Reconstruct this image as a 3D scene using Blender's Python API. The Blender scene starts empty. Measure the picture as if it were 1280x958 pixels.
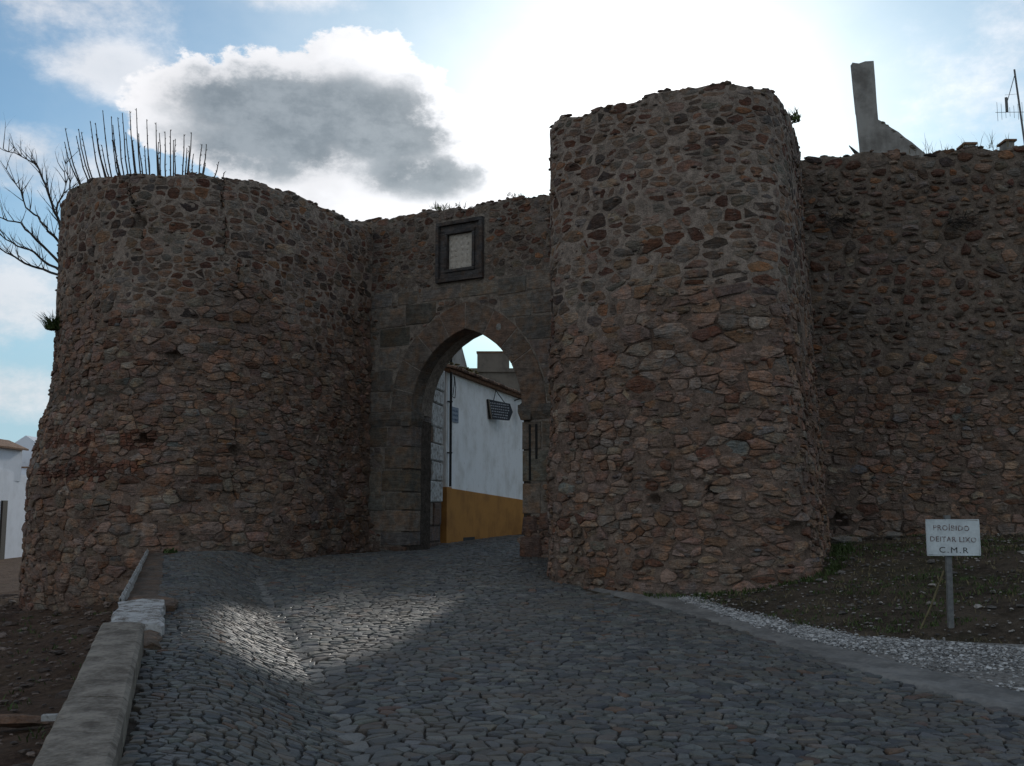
import bpy, math, random
import numpy as np
from mathutils import Vector, noise as mnoise
random.seed(7); np.random.seed(7)
R = math.radians
sc = bpy.context.scene
col = sc.collection

# ------------------------------------------------------------------ camera
F_PX = 1280.0
PITCH = math.atan(161/1280)
EYE = 1.6
cd = bpy.data.cameras.new("camera"); cam = bpy.data.objects.new("camera", cd); col.objects.link(cam)
cd.sensor_width = 36; cd.lens = 36; cd.clip_start = 0.05; cd.clip_end = 5000
cam.location = (0, 0, EYE); cam.rotation_euler = (R(90)+PITCH, 0, 0)
sc.camera = cam
sc.view_settings.view_transform = 'Standard'; sc.view_settings.look = 'None'
sc.view_settings.gamma = 1; sc.view_settings.exposure = -0.18
try:
    sc.cycles.use_denoising = True; sc.cycles.max_bounces = 5; sc.cycles.diffuse_bounces = 3
except Exception: pass

# ------------------------------------------------------------------ sun and sky
SUN_AZ, SUN_EL = R(8.0), R(20.0)
SD = Vector((math.sin(SUN_AZ)*math.cos(SUN_EL), math.cos(SUN_AZ)*math.cos(SUN_EL), math.sin(SUN_EL)))
sl = bpy.data.lights.new("sun", 'SUN'); sun = bpy.data.objects.new("sun", sl); col.objects.link(sun)
sl.energy = 2.0; sl.angle = R(2.5); sl.color = (1, .95, .88)
sun.rotation_euler = (-SD).to_track_quat('-Z', 'Y').to_euler(); sun.location = SD*300

class NT:
    def __init__(s, tree): s.t = tree; s.n = tree.nodes; s.l = tree.links
    def new(s, typ, **kw):
        n = s.n.new(typ)
        for k, v in kw.items(): setattr(n, k, v)
        return n
    def put(s, sock, v):
        if hasattr(v, 'links') or isinstance(v, bpy.types.NodeSocket): s.l.new(v, sock)
        else:
            if isinstance(v, (tuple, list)) and len(v) == 3 and sock.type == 'RGBA': v = (*v, 1)
            sock.default_value = v
    def m(s, op, a, b=0.0, c=None, clamp=False):
        n = s.new('ShaderNodeMath', operation=op, use_clamp=clamp); s.put(n.inputs[0], a); s.put(n.inputs[1], b)
        if c is not None: s.put(n.inputs[2], c)
        return n.outputs[0]
    def vm(s, op, a, b=(0, 0, 0)):
        n = s.new('ShaderNodeVectorMath', operation=op); s.put(n.inputs[0], a); s.put(n.inputs[1], b)
        return n
    def ss(s, v, lo, hi, a=0.0, b=1.0):
        n = s.new('ShaderNodeMapRange', interpolation_type='SMOOTHSTEP'); s.put(n.inputs[0], v)
        n.inputs[1].default_value = lo; n.inputs[2].default_value = hi; n.inputs[3].default_value = a; n.inputs[4].default_value = b
        return n.outputs[0]
    def mix(s, f, a, b, mode='MIX'):
        n = s.new('ShaderNodeMix', data_type='RGBA', blend_type=mode); s.put(n.inputs[0], f); s.put(n.inputs[6], a); s.put(n.inputs[7], b)
        return n.outputs[2]
    def noise(s, vec, scale, detail=3, rough=.55, out=0):
        n = s.new('ShaderNodeTexNoise'); s.put(n.inputs['Vector'], vec); n.inputs['Scale'].default_value = scale
        n.inputs['Detail'].default_value = detail; n.inputs['Roughness'].default_value = rough
        return n.outputs[out]

def make_world():
    w = bpy.data.worlds.new("World"); sc.world = w; w.use_nodes = True
    t = NT(w.node_tree); t.n.clear()
    out = t.new('ShaderNodeOutputWorld'); bg = t.new('ShaderNodeBackground'); t.l.new(bg.outputs[0], out.inputs[0])
    sky = t.new('ShaderNodeTexSky', sky_type='NISHITA'); sky.sun_disc = False
    sky.sun_elevation = SUN_EL; sky.sun_rotation = SUN_AZ; sky.air_density = 1.0; sky.dust_density = .6; sky.ozone_density = 1.5
    bg.inputs[1].default_value = 0.1
    tc = t.new('ShaderNodeTexCoord'); D = tc.outputs['Generated']
    sep = t.new('ShaderNodeSeparateXYZ'); t.l.new(D, sep.inputs[0]); X, Y, Z = sep.outputs
    az = t.m('ARCTAN2', X, Y); el = t.m('ARCSINE', Z)
    # one noise gives ragged outlines everywhere
    sc3 = t.new('ShaderNodeMapping'); t.l.new(D, sc3.inputs[0]); sc3.inputs['Scale'].default_value = (1, 1, 1.6)
    n1 = t.noise(sc3.outputs[0], 7.5, 12, .63)
    n2 = t.noise(sc3.outputs[0], 22.0, 8, .66)
    nz = t.m('SUBTRACT', t.m('ADD', t.m('MULTIPLY', n1, .62), t.m('MULTIPLY', n2, .38)), .5)
    # cumulus heaps: (az, el, half-width az, half-height el) in degrees
    def field(lst):
        Fh = None
        for (a, e, ra, re) in lst:
            da = t.m('DIVIDE', t.m('SUBTRACT', az, R(a)), R(ra)); de = t.m('DIVIDE', t.m('SUBTRACT', el, R(e)), R(re))
            q = t.m('SUBTRACT', 1.0, t.m('ADD', t.m('MULTIPLY', da, da), t.m('MULTIPLY', de, de)))
            Fh = q if Fh is None else t.m('SMOOTH_MAX', Fh, q, .5)
        return Fh
    body = field([(-11.0, 20.8, 8.6, 4.4), (-9.2, 23.4, 4.6, 2.7), (-6.2, 19.2, 6.4, 3.0), (-16.4, 20.8, 4.6, 2.9), (-4.2, 17.6, 5.0, 2.2), (-10, 17.2, 8, 2.4)])
    dark = field([(-11.2, 21.3, 5.6, 2.1), (-15.2, 21.9, 3.2, 1.6), (-7.6, 20.6, 3.8, 1.5), (-5.4, 18.6, 3.2, 1.15), (-13.5, 19.4, 4.5, 1.3)])
    Fh = t.m('ADD', body, t.m('MULTIPLY', nz, 4.0))
    dens_h = t.ss(Fh, -.02, .20)
    core_h = t.m('MULTIPLY', t.ss(t.m('ADD', dark, t.m('MULTIPLY', t.m('ADD', nz, .05), 6.5)), -1.15, 1.05), t.ss(Fh, .08, .8))
    # broken pale cloud: two banks at the left and a thin veil over the whole sky
    banks = [(-25.5, 27.5, 9, 4.2), (-22, 22.6, 4.2, 1.8), (-26, 17.5, 5.5, 1.8), (-26.5, 10.6, 4.5, 3.0), (-27, 6.0, 5, 1.8), (-14, 27.5, 6, 1.4), (40, 22, 18, 7), (-60, 24, 20, 8), (150, 35, 40, 14), (-130, 28, 40, 10)]
    Fb = None
    for (a, e, ra, re) in banks:
        da = t.m('DIVIDE', t.m('SUBTRACT', az, R(a)), R(ra)); de = t.m('DIVIDE', t.m('SUBTRACT', el, R(e)), R(re))
        q = t.m('SUBTRACT', 1.0, t.m('ADD', t.m('MULTIPLY', da, da), t.m('MULTIPLY', de, de)))
        Fb = q if Fb is None else t.m('SMOOTH_MAX', Fb, q, .5)
    Fb = t.m('ADD', Fb, t.m('MULTIPLY', nz, 4.6))
    dens_b = t.ss(Fb, -.1, 1.3)
    core_b = t.ss(Fb, .9, 2.6)
    veil = t.ss(t.noise(sc3.outputs[0], 2.6, 7, .6), .32, .72)
    # broken cloud over the rest of the sky, outside the heaps placed above
    gen = t.noise(t.vm('ADD', sc3.outputs[0], (3.1, 1.7, .4)).outputs[0], 2.1, 8, .56)
    dens_g = t.m('MULTIPLY', t.ss(gen, .44, .60), t.ss(t.m('ABSOLUTE', az), R(32), R(55)))
    core_g = t.ss(gen, .52, .70)
    # glow of the veiled sun
    dt = t.vm('DOT_PRODUCT', D, tuple(SD)); ang = t.m('ARCCOSINE', t.m('MINIMUM', dt.outputs['Value'], .99999))
    g1 = t.m('POWER', 2.718, t.m('MULTIPLY', t.m('POWER', t.m('DIVIDE', ang, R(7.3)), 2.0), -1.0))
    g2 = t.m('POWER', 2.718, t.m('MULTIPLY', t.m('DIVIDE', ang, R(12.0)), -1.0))
    base = t.mix(1.0, sky.outputs[0], (.78, 1.08, 1.20), 'MULTIPLY')
    base = t.mix(t.ss(el, R(4), R(15), .85, .0), base, (3.9, 6.3, 7.8))
    veilc = t.mix(t.m('ADD', t.m('MULTIPLY', veil, .22), .0), base, (7.0, 7.9, 8.6))
    glow_amt = t.m('ADD', t.m('MULTIPLY', g1, .92), t.m('MULTIPLY', g2, t.m('ADD', .20, t.m('MULTIPLY', veil, .5))), clamp=True)
    glow_amt = t.m('MULTIPLY', glow_amt, t.ss(el, R(6), R(16), .12, 1.0))
    lit = t.mix(glow_amt, veilc, (17, 17.2, 17.4))
    # cloud light: edges bright (brighter towards the sun), cores grey
    edge_v = t.m('ADD', t.m('ADD', 8.4, t.m('MULTIPLY', nz, 10.0)), t.m('MULTIPLY', g2, 13.0))
    ec = t.new('ShaderNodeCombineXYZ'); t.l.new(edge_v, ec.inputs[0]); t.l.new(edge_v, ec.inputs[1]); t.l.new(t.m('MULTIPLY', edge_v, 1.03), ec.inputs[2])
    corec = t.mix(t.ss(n2, .35, .65), t.mix(g2, (2.3, 2.75, 3.2), (4.0, 4.4, 4.7)), t.mix(g2, (3.6, 4.1, 4.6), (5.6, 6.0, 6.3)))
    hc = t.mix(core_h, ec.outputs[0], corec)
    bc = t.mix(t.m('MULTIPLY', core_b, .55), ec.outputs[0], (4.2, 4.8, 5.4))
    gc = t.mix(core_g, (8.2, 8.1, 7.9), (3.9, 4.0, 4.15))
    c0 = t.mix(t.m('MULTIPLY', dens_g, .9), lit, gc)
    c1 = t.mix(t.m('MULTIPLY', dens_b, .8), c0, bc)
    c2 = t.mix(t.m('MULTIPLY', dens_h, .95), c1, hc)
    t.l.new(c2, bg.inputs[0])
make_world()

# ------------------------------------------------------------------ objects helpers
def tag(o, label=None, cat=None, group=None, kind=None):
    if label: o['label'] = label
    if cat: o['category'] = cat
    if group: o['group'] = group
    if kind: o['kind'] = kind
    return o
def empty(name, loc, label, cat, group=None):
    o = bpy.data.objects.new(name, None); col.objects.link(o); o.location = loc
    o.empty_display_size = .3
    return tag(o, label, cat, group)
WLOC = {}
def wloc(o):
    l = Vector(o.location)
    return l + wloc(o.parent) if o.parent else l
def mesh_obj(name, verts, faces, mat, parent=None, tint=None, smooth=False, kind=None, mats=None, fmat=None):
    verts = np.asarray(verts, dtype=float)
    ctr = verts.mean(axis=0) if len(verts) else np.zeros(3)
    me = bpy.data.meshes.new(name)
    me.from_pydata((verts-ctr).tolist(), [], faces)
    if tint is not None:
        at = me.color_attributes.new('tint', 'FLOAT_COLOR', 'POINT')
        tt = np.asarray(tint, dtype=float)
        if tt.ndim == 1: tt = np.tile(tt, (len(verts), 1))
        at.data.foreach_set('color', np.hstack([tt[:, :3], np.ones((len(tt), 1))]).ravel())
    if mats:
        for m in mats: me.materials.append(m)
        if fmat is not None: me.polygons.foreach_set('material_index', fmat)
    elif mat: me.materials.append(mat)
    if smooth: me.polygons.foreach_set('use_smooth', [True]*len(me.polygons))
    o = bpy.data.objects.new(name, me); col.objects.link(o)
    if parent:
        o.parent = parent; o.location = Vector(ctr) - wloc(parent)
    else: o.location = ctr
    if kind: o['kind'] = kind
    return o
class MB:
    """collects pieces that end as ONE mesh"""
    def __init__(s): s.v = []; s.f = []; s.t = []; s.fm = []
    def add(s, verts, faces, tint=(.2, .2, .2), mi=0):
        b = len(s.v); s.v.extend([tuple(x) for x in verts]); s.f.extend([tuple(i+b for i in f) for f in faces])
        tt = np.asarray(tint, dtype=float)
        s.t.extend([tuple(tt)]*len(verts) if tt.ndim == 1 else [tuple(x) for x in tt]); s.fm.extend([mi]*len(faces))
    def box(s, c, size, rz=0, tint=(.2, .2, .2), taper=1.0, mi=0):
        hx, hy, hz = size[0]/2, size[1]/2, size[2]/2; ca, sa = math.cos(rz), math.sin(rz); vs = []
        for z in (-1, 1):
            k = taper if z > 0 else 1
            for x, y in ((-1, -1), (1, -1), (1, 1), (-1, 1)):
                X, Y = x*hx*k, y*hy*k; vs.append((c[0]+X*ca-Y*sa, c[1]+X*sa+Y*ca, c[2]+z*hz))
        s.add(vs, [(0, 3, 2, 1), (4, 5, 6, 7), (0, 1, 5, 4), (1, 2, 6, 5), (2, 3, 7, 6), (3, 0, 4, 7)], tint, mi)
    def tube(s, pts, rad, n=6, tint=(.2, .2, .2), cap=True):
        pts = [Vector(p) for p in pts]; vs = []; fs = []
        for i, p in enumerate(pts):
            d = (pts[min(i+1, len(pts)-1)]-pts[max(i-1, 0)]).normalized()
            a = d.orthogonal().normalized() if abs(d.z) > .99 else d.cross(Vector((0, 0, 1))).normalized()
            b = d.cross(a); r = rad[i] if isinstance(rad, (list, tuple)) else rad
            for k in range(n):
                th = 2*math.pi*k/n; q = p+a*(math.cos(th)*r)+b*(math.sin(th)*r); vs.append(tuple(q))
        for i in range(len(pts)-1):
            for k in range(n):
                k2 = (k+1) % n; fs.append((i*n+k, i*n+k2, (i+1)*n+k2, (i+1)*n+k))
        if cap:
            fs.append(tuple(reversed(range(n)))); fs.append(tuple((len(pts)-1)*n+k for k in range(n)))
        s.add(vs, fs, tint)
    def build(s, name, mat, parent=None, kind=None, smooth=False, mats=None):
        return mesh_obj(name, s.v, s.f, mat, parent, s.t, smooth, kind, mats, s.fm if mats else None)

ICO = None
def ico():
    global ICO
    if ICO is None:
        g = (1+5**.5)/2
        v = np.array([(-1, g, 0), (1, g, 0), (-1, -g, 0), (1, -g, 0), (0, -1, g), (0, 1, g), (0, -1, -g), (0, 1, -g), (g, 0, -1), (g, 0, 1), (-g, 0, -1), (-g, 0, 1)], float)
        v /= np.linalg.norm(v[0])
        f = [(0, 11, 5), (0, 5, 1), (0, 1, 7), (0, 7, 10), (0, 10, 11), (1, 5, 9), (5, 11, 4), (11, 10, 2), (10, 7, 6), (7, 1, 8), (3, 9, 4), (3, 4, 2), (3, 2, 6), (3, 6, 8), (3, 8, 9), (4, 9, 5), (2, 4, 11), (6, 2, 10), (8, 6, 7), (9, 8, 1)]
        ICO = (v, f)
    return ICO
def rock(mb, c, size, rz=None, tint=(.2, .18, .16), rough=.28):
    v, f = ico(); v = v*(1+np.random.uniform(-rough, rough, (12, 1)))*np.array(size)
    a = random.uniform(0, 6.28) if rz is None else rz; ca, sa = math.cos(a), math.sin(a)
    v = np.stack([v[:, 0]*ca-v[:, 1]*sa, v[:, 0]*sa+v[:, 1]*ca, v[:, 2]], 1)+np.array(c)
    mb.add(v, f, tint)

# ------------------------------------------------------------------ materials
def mat(name, rough=.9, spec=.3):
    m = bpy.data.materials.new(name); m.use_nodes = True; t = NT(m.node_tree)
    b = t.n['Principled BSDF']; b.inputs['Roughness'].default_value = rough; b.inputs['Specular IOR Level'].default_value = spec
    return m, t, b
def bump(t, b, h, strength, dist):
    n = t.new('ShaderNodeBump'); n.inputs['Strength'].default_value = strength; n.inputs['Distance'].default_value = dist
    t.put(n.inputs['Height'], h); t.l.new(n.outputs[0], b.inputs['Normal'])
def geo_pos(t):
    return t.new('ShaderNodeNewGeometry').outputs['Position']
def scaled(t, v, s):
    n = t.new('ShaderNodeMapping'); t.l.new(v, n.inputs[0]); n.inputs['Scale'].default_value = s; return n.outputs[0]
def tint_node(t):
    a = t.new('ShaderNodeAttribute', attribute_name='tint'); return a.outputs['Color']

def stone_material(name, lichen=.35, bumpd=.02, grain=1.0):
    m, t, b = mat(name, .92, .25); P = geo_pos(t)
    c = tint_node(t)
    n1 = t.noise(P, 7, 5, .65); n2 = t.noise(P, 38, 4, .65); n3 = t.noise(scaled(t, P, (3, 3, 26)), 1.0, 5, .6)
    v = t.m('ADD', t.m('ADD', t.m('MULTIPLY', n1, .9), t.m('MULTIPLY', n2, .75*grain)), t.m('MULTIPLY', n3, .65))
    v = t.ss(v, .75, 1.55, .48, 1.55)
    cc = t.mix(1.0, c, t_gray(t, v), 'MULTIPLY')
    cc = t.mix(t.ss(t.noise(P, 4.3, 4, .6), .42, .66), cc, t.mix(1.0, cc, (1.22, .96, .78), 'MULTIPLY'))
    big = t.noise(P, 1.1, 4, .6)
    cc = t.mix(t.m('MULTIPLY', t.ss(big, .45, .70), .45), cc, t.mix(1.0, cc, (.48, .46, .45), 'MULTIPLY'))
    # old mortar smeared over the faces
    sm = t.m('MULTIPLY', t.ss(t.noise(P, 8.5, 7, .7), .54, .62), .34 if lichen > .25 else .12)
    cc = t.mix(sm, cc, t.mix(n2, (.145, .102, .078), (.235, .178, .138)))
    li = t.m('MULTIPLY', t.ss(t.noise(P, 11, 5, .7), .58, .68), lichen*.6)
    cc = t.mix(li, cc, (.24, .225, .19))
    t.l.new(cc, b.inputs['Base Color'])
    vo = t.new('ShaderNodeTexVoronoi'); t.put(vo.inputs['Vector'], scaled(t, P, (14, 14, 30))); vo.inputs['Scale'].default_value = 1
    h = t.m('ADD', t.m('ADD', t.m('MULTIPLY', t.noise(P, 16, 6, .65), 1.2), t.m('MULTIPLY', n3, .8)), t.m('MULTIPLY', vo.outputs[0], .5))
    bump(t, b, h, 1.0, bumpd)
    return m
def t_gray(t, v):
    n = t.new('ShaderNodeCombineColor'); 
    for i in range(3): t.put(n.inputs[i], v)
    return n.outputs[0]

M = {}
M['stone'] = stone_material('rubble_stone', .3, .034)
M['ashlar'] = stone_material('dressed_stone', .22, .016, .8)
def mortar_material():
    m, t, b = mat('lime_mortar', .97, .1); P = geo_pos(t); c = tint_node(t)
    n1 = t.noise(P, 9, 6, .7); n2 = t.noise(P, 60, 3, .6); n3 = t.noise(P, 1.3, 4, .6)
    v = t.ss(t.m('ADD', n1, t.m('MULTIPLY', n2, .6)), .5, 1.1, .45, 1.4)
    cc = t.mix(1.0, c, t_gray(t, v), 'MULTIPLY')
    cc = t.mix(t.m('MULTIPLY', t.ss(n3, .45, .7), .5), cc, t.mix(1.0, cc, (.5, .5, .5), 'MULTIPLY'))
    t.l.new(cc, b.inputs['Base Color'])
    bump(t, b, t.m('ADD', t.noise(P, 22, 7, .7), t.m('MULTIPLY', n1, .8)), 1.0, .035)
    return m
M['mortar'] = mortar_material()
def cobble_material():
    m, t, b = mat('cobble_stone', .5, .5); P = geo_pos(t); c = tint_node(t)
    n1 = t.noise(P, 14, 5, .65); n2 = t.noise(P, 70, 3, .6); n3 = t.noise(P, .9, 4, .6)
    v = t.ss(t.m('ADD', n1, t.m('MULTIPLY', n2, .6)), .5, 1.1, .6, 1.4)
    cc = t.mix(1.0, c, t_gray(t, v), 'MULTIPLY')
    cc = t.mix(t.m('MULTIPLY', t.ss(t.m('ADD', t.m('MULTIPLY', n3, .7), t.m('MULTIPLY', n1, .3)), .48, .62), .6), cc, (.125, .105, .083))
    t.l.new(cc, b.inputs['Base Color'])
    t.l.new(t.ss(n1, .3, .7, .50, .75), b.inputs['Roughness'])
    bump(t, b, t.m('ADD', t.noise(P, 30, 5, .6), t.m('MULTIPLY', n2, .4)), .8, .007)
    return m
M['cobble'] = cobble_material()
def simple(name, c1, c2, scale=6, rough=.9, bd=.01, spec=.3, det=5, lo=.35, hi=.65):
    m, t, b = mat(name, rough, spec); P = geo_pos(t)
    n1 = t.noise(P, scale, det, .65); n2 = t.noise(P, scale*7, 4, .6)
    cc = t.mix(t.ss(t.m('ADD', t.m('MULTIPLY', n1, .7), t.m('MULTIPLY', n2, .3)), lo, hi), c1, c2)
    t.l.new(cc, b.inputs['Base Color'])
    if bd: bump(t, b, t.m('ADD', n1, t.m('MULTIPLY', n2, .6)), .8, bd)
    return m
M['joint'] = simple('joint_dirt', (.022, .020, .017), (.075, .06, .046), 12, .97, .02)
M['concrete'] = simple('worn_concrete', (.13, .125, .115), (.25, .24, .22), 2.2, .9, .012)
M['coping'] = simple('stone_coping', (.10, .080, .062), (.30, .26, .21), 4.5, .9, .02)
M['white_paint'] = simple('flaking_whitewash', (.17, .145, .12), (.52, .51, .49), 9, .9, .025, lo=.38, hi=.56)
M['bark'] = simple('bark', (.035, .028, .024), (.075, .06, .05), 20, .9, .01)
M['dark_wood'] = simple('dark_wood', (.03, .026, .022), (.07, .06, .05), 20, .8, .004)
M['metal'] = simple('weathered_metal', (.12, .12, .12), (.2, .2, .19), 20, .6, 0)
M['black'] = simple('black_iron', (.012, .012, .012), (.03, .03, .03), 20, .6, 0)
M['tile'] = simple('clay_tile', (.10, .05, .03), (.30, .17, .10), 9, .9, .01)
M['leaf'] = simple('weed_leaf', (.035, .06, .018), (.09, .12, .035), 14, .8, 0)
M['dry'] = simple('dry_grass', (.12, .10, .05), (.22, .18, .10), 14, .9, 0)
M['sign_white'] = simple('white_sign_enamel', (.50, .53, .53), (.68, .72, .72), 4, .55, 0)
M['render_white'] = None
def plaster(name, base, stain, streak=.5, stain2=None):
    m, t, b = mat(name, .93, .2); P = geo_pos(t)
    a = t.noise(P, 1.4, 6, .65); st = t.noise(scaled(t, P, (7, 7, .8)), 1.0, 5, .6); f = t.noise(P, 45, 4, .6)
    k = t.ss(t.m('ADD', t.m('MULTIPLY', a, .82), t.m('MULTIPLY', st, .18)), .42, .66)
    cc = t.mix(t.m('MULTIPLY', k, streak), base, stain)
    cc = t.mix(t.m('MULTIPLY', t.ss(t.noise(P, 6.5, 6, .75), .62, .68), .55), cc, stain2 or stain)
    t.l.new(cc, b.inputs['Base Color']); bump(t, b, t.m('ADD', f, t.m('MULTIPLY', a, 2)), .5, .01)
    return m
M['plaster'] = plaster('white_limewash', (.82, .82, .81), (.60, .58, .54), .7, (.22, .17, .135))
M['plaster_grey'] = plaster('weathered_render', (.36, .34, .31), (.15, .135, .12), .85)
M['plaster_clean'] = plaster('clean_limewash', (.74, .76, .80), (.55, .56, .58), .4)
M['panel'] = simple('pale_panel_stone', (.40, .345, .285), (.58, .52, .44), 9, .9, .008)
M['keep'] = plaster('keep_stone', (.17, .145, .12), (.10, .085, .07), .85)
M['ochre'] = plaster('ochre_limewash', (.42, .20, .055), (.22, .10, .035), .6, (.13, .07, .03))
def ground_material():
    m, t, b = mat('bare_earth', .97, .15); P = geo_pos(t)
    n1 = t.noise(P, 1.3, 6, .65); n2 = t.noise(P, 9, 6, .7); n3 = t.noise(P, 50, 4, .7); n4 = t.noise(P, .7, 4, .55)
    c = t.mix(t.ss(n1, .38, .62), (.060, .046, .033), (.130, .100, .072))
    c = t.mix(t.m('MULTIPLY', t.ss(n2, .48, .62), .55), c, (.16, .125, .095))
    c = t.mix(t.m('MULTIPLY', t.ss(n4, .48, .62), t.m('MULTIPLY', t.ss(n3, .42, .58), .55)), c, (.050, .060, .024))
    sep = t.new('ShaderNodeSeparateXYZ'); t.l.new(P, sep.inputs[0])
    red = t.m('MULTIPLY', t.ss(sep.outputs[0], -1.5, -3.2), .55)   # the cut bank on the left is red clay
    c = t.mix(red, c, t.mix(t.ss(n2, .4, .6), (.075, .035, .022), (.14, .075, .045)))
    c = t.mix(t.m('MULTIPLY', t.ss(n3, .64, .70), .5), c, (.30, .28, .25))
    t.l.new(c, b.inputs['Base Color'])
    bump(t, b, t.m('ADD', t.m('ADD', n2, t.m('MULTIPLY', n3, .5)), n1), 1.0, .07)
    return m
M['ground'] = ground_material()
M['gravel'] = simple('gravel_bed', (.14, .125, .105), (.33, .315, .29), 16, .95, .03)
def tinted(name, rough=.8):
    m, t, b = mat(name, rough, .3); P = geo_pos(t)
    v = t.ss(t.noise(P, 25, 5, .6), .3, .7, .65, 1.35)
    t.l.new(t.mix(1.0, tint_node(t), t_gray(t, v), 'MULTIPLY'), b.inputs['Base Color'])
    return m
M['tinted'] = tinted('tinted_mineral')

# ------------------------------------------------------------------ ground heights
def ss(a, b, x): 
    q = np.clip((np.asarray(x, float)-a)/(b-a), 0, 1); return q*q*(3-2*q)
CY = [-60, 0, 5, 9, 12, 15, 17, 20, 24, 28, 35, 60, 200, 3000]; CZ = [-3, -.1, 0, .08, .15, .27, .38, .50, .67, .74, .86, 1.1, .5, -5]
GY = [-10, 3, 6.74, 9.48, 13.15, 18.3, 22, 40]; GX = [.6, -.2, -.96, -1.76, -2.9, -4.5, -4.6, -4.6]
RY = [0, 5, 9, 13, 19.5, 22, 24.5]; RZ = [.15, .22, .36, .36, .33, .22, .0]
EYY = [-30, 4, 7.95, 10, 12.82, 15.3, 17.2, 40]; EXX = [6.5, 4.6, 3.85, 3.21, 2.67, 1.88, 1.0, 1.0]       # cobbles end / strip begins
E2Y = [-30, 4, 8.9, 10.6, 12.82, 16.18, 17.4, 40]; E2X = [8, 5.6, 4.32, 3.75, 3.04, 2.45, 1.9, 1.9]           # strip ends / gravel begins
E3Y = [-30, 8, 11.3, 12.06, 14.4, 16.1, 17.4, 40]; E3X = [13, 9.5, 5.75, 3.95, 2.85, 2.5, 2.0, 2.0]          # gravel ends
def xpar(y): return -2.26-.3187*(np.asarray(y, float)-5.03)
def H(x, y):
    x = np.asarray(x, float); y = np.asarray(y, float)
    z = np.interp(y, CY, CZ)
    s = np.interp(y, GY, GX)-x
    z = z+np.interp(y, RY, RZ)*ss(.0, 1.15, s) - .03*np.exp(-(s/.12)**2)*(y < 19)
    e3 = np.interp(y, E3Y, E3X)
    bank = np.clip(x-e3, 0, 7)*.15*ss(4, 12, y)
    z = z+np.minimum(bank, .62+.1*ss(4, 8, x))*(y < 60)
    xp = xpar(y)
    left = -.46+.40*ss(-2.6, -.1, x-xp)+.05*np.sin(x*1.7+y*.6)-.006*np.clip(xp-x, 0, 60)
    k = ss(.20, .06, x-xp)
    kk = np.where(y > 24, ss(.3, 0, x+8.0), k)
    return z*(1-kk)+left*kk
def rough_h(x, y):
    return mnoise.noise(Vector((x*1.1, y*1.1, 0)))*.05+mnoise.noise(Vector((x*4.1, y*4.1, 5)))*.025

def axis(lo, hi, step, far, n=16):
    a = np.arange(lo, hi+1e-6, step); g = np.geomspace(step*2, far, n)
    return np.concatenate([(lo-g)[::-1], a, hi+g])
def build_ground():
    xs = axis(-13, 12, .16, 2500); ys = axis(3, 31, .16, 2500)
    X, Y = np.meshgrid(xs, ys); Z = H(X, Y)
    for j in range(len(ys)):
        if not 3 <= ys[j] <= 31: continue
        e3 = np.interp(ys[j], E3Y, E3X); xp = xpar(ys[j])
        for i in range(len(xs)):
            x = xs[i]
            if -13 < x < xp+.1: Z[j, i] += rough_h(x, ys[j])*1.6*min(1, (xp+.1-x)/.5)
            elif e3 < x < 12: Z[j, i] += rough_h(x, ys[j])*1.1*min(1, (x-e3)/.6)
            elif x >= xp+.1: Z[j, i] -= .012
    nx = len(xs); V = np.stack([X.ravel(), Y.ravel(), Z.ravel()], 1)
    Fc = [(j*nx+i, j*nx+i+1, (j+1)*nx+i+1, (j+1)*nx+i) for j in range(len(ys)-1) for i in range(nx-1)]
    mesh_obj('ground', V, Fc, M['ground'], kind='structure', smooth=True)
build_ground()

# ------------------------------------------------------------------ planar cell pattern (power diagram)
def power_cells(seeds, gap, clip_r=1.2, vs=1.75):
    """seeds: list of (u, v, w).  Returns outline of each cell, already pulled in by its gap."""
    P = [(s[0], s[1]*vs, s[2]) for s in seeds]
    cs = .6; grid = {}
    for i, p in enumerate(P): grid.setdefault((int(p[0]//cs), int(p[1]//cs)), []).append(i)
    out = []
    for i, (x, y, w) in enumerate(P):
        g = gap[i]
        if g is None: out.append(None); continue
        poly = [(x-clip_r, y-clip_r), (x+clip_r, y-clip_r), (x+clip_r, y+clip_r), (x-clip_r, y+clip_r)]
        ci, cj = int(x//cs), int(y//cs); nb = []
        for a in (-1, 0, 1):
            for b in (-1, 0, 1):
                for j in grid.get((ci+a, cj+b), ()):
                    if j != i:
                        q = P[j]; nb.append(((q[0]-x)**2+(q[1]-y)**2, j))
        nb.sort(); rmax = 9e9
        for d2, j in nb[:40]:
            if d2 > rmax: break
            q = P[j]; d = math.sqrt(d2) or 1e-6
            nx_, ny_ = (q[0]-x)/d, (q[1]-y)/d
            off = (d2+w-q[2])/(2*d)-g
            new = []; n = len(poly)
            sd = [(p[0]-x)*nx_+(p[1]-y)*ny_-off for p in poly]
            if max(sd) <= 0: continue
            for k in range(n):
                a, b = poly[k], poly[(k+1) % n]; sa, sb = sd[k], sd[(k+1) % n]
                if sa <= 0: new.append(a)
                if (sa < 0 < sb) or (sb < 0 < sa):
                    tt = sa/(sa-sb); new.append((a[0]+(b[0]-a[0])*tt, a[1]+(b[1]-a[1])*tt))
            poly = new
            if len(poly) < 3: break
            rmax = 4*max((p[0]-x)**2+(p[1]-y)**2 for p in poly)*1.6
        out.append([(p[0], p[1]/vs) for p in poly] if len(poly) >= 3 else None)
    return out
def area(p):
    return abs(sum(p[i][0]*p[(i+1) % len(p)][1]-p[(i+1) % len(p)][0]*p[i][1] for i in range(len(p))))/2
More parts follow.
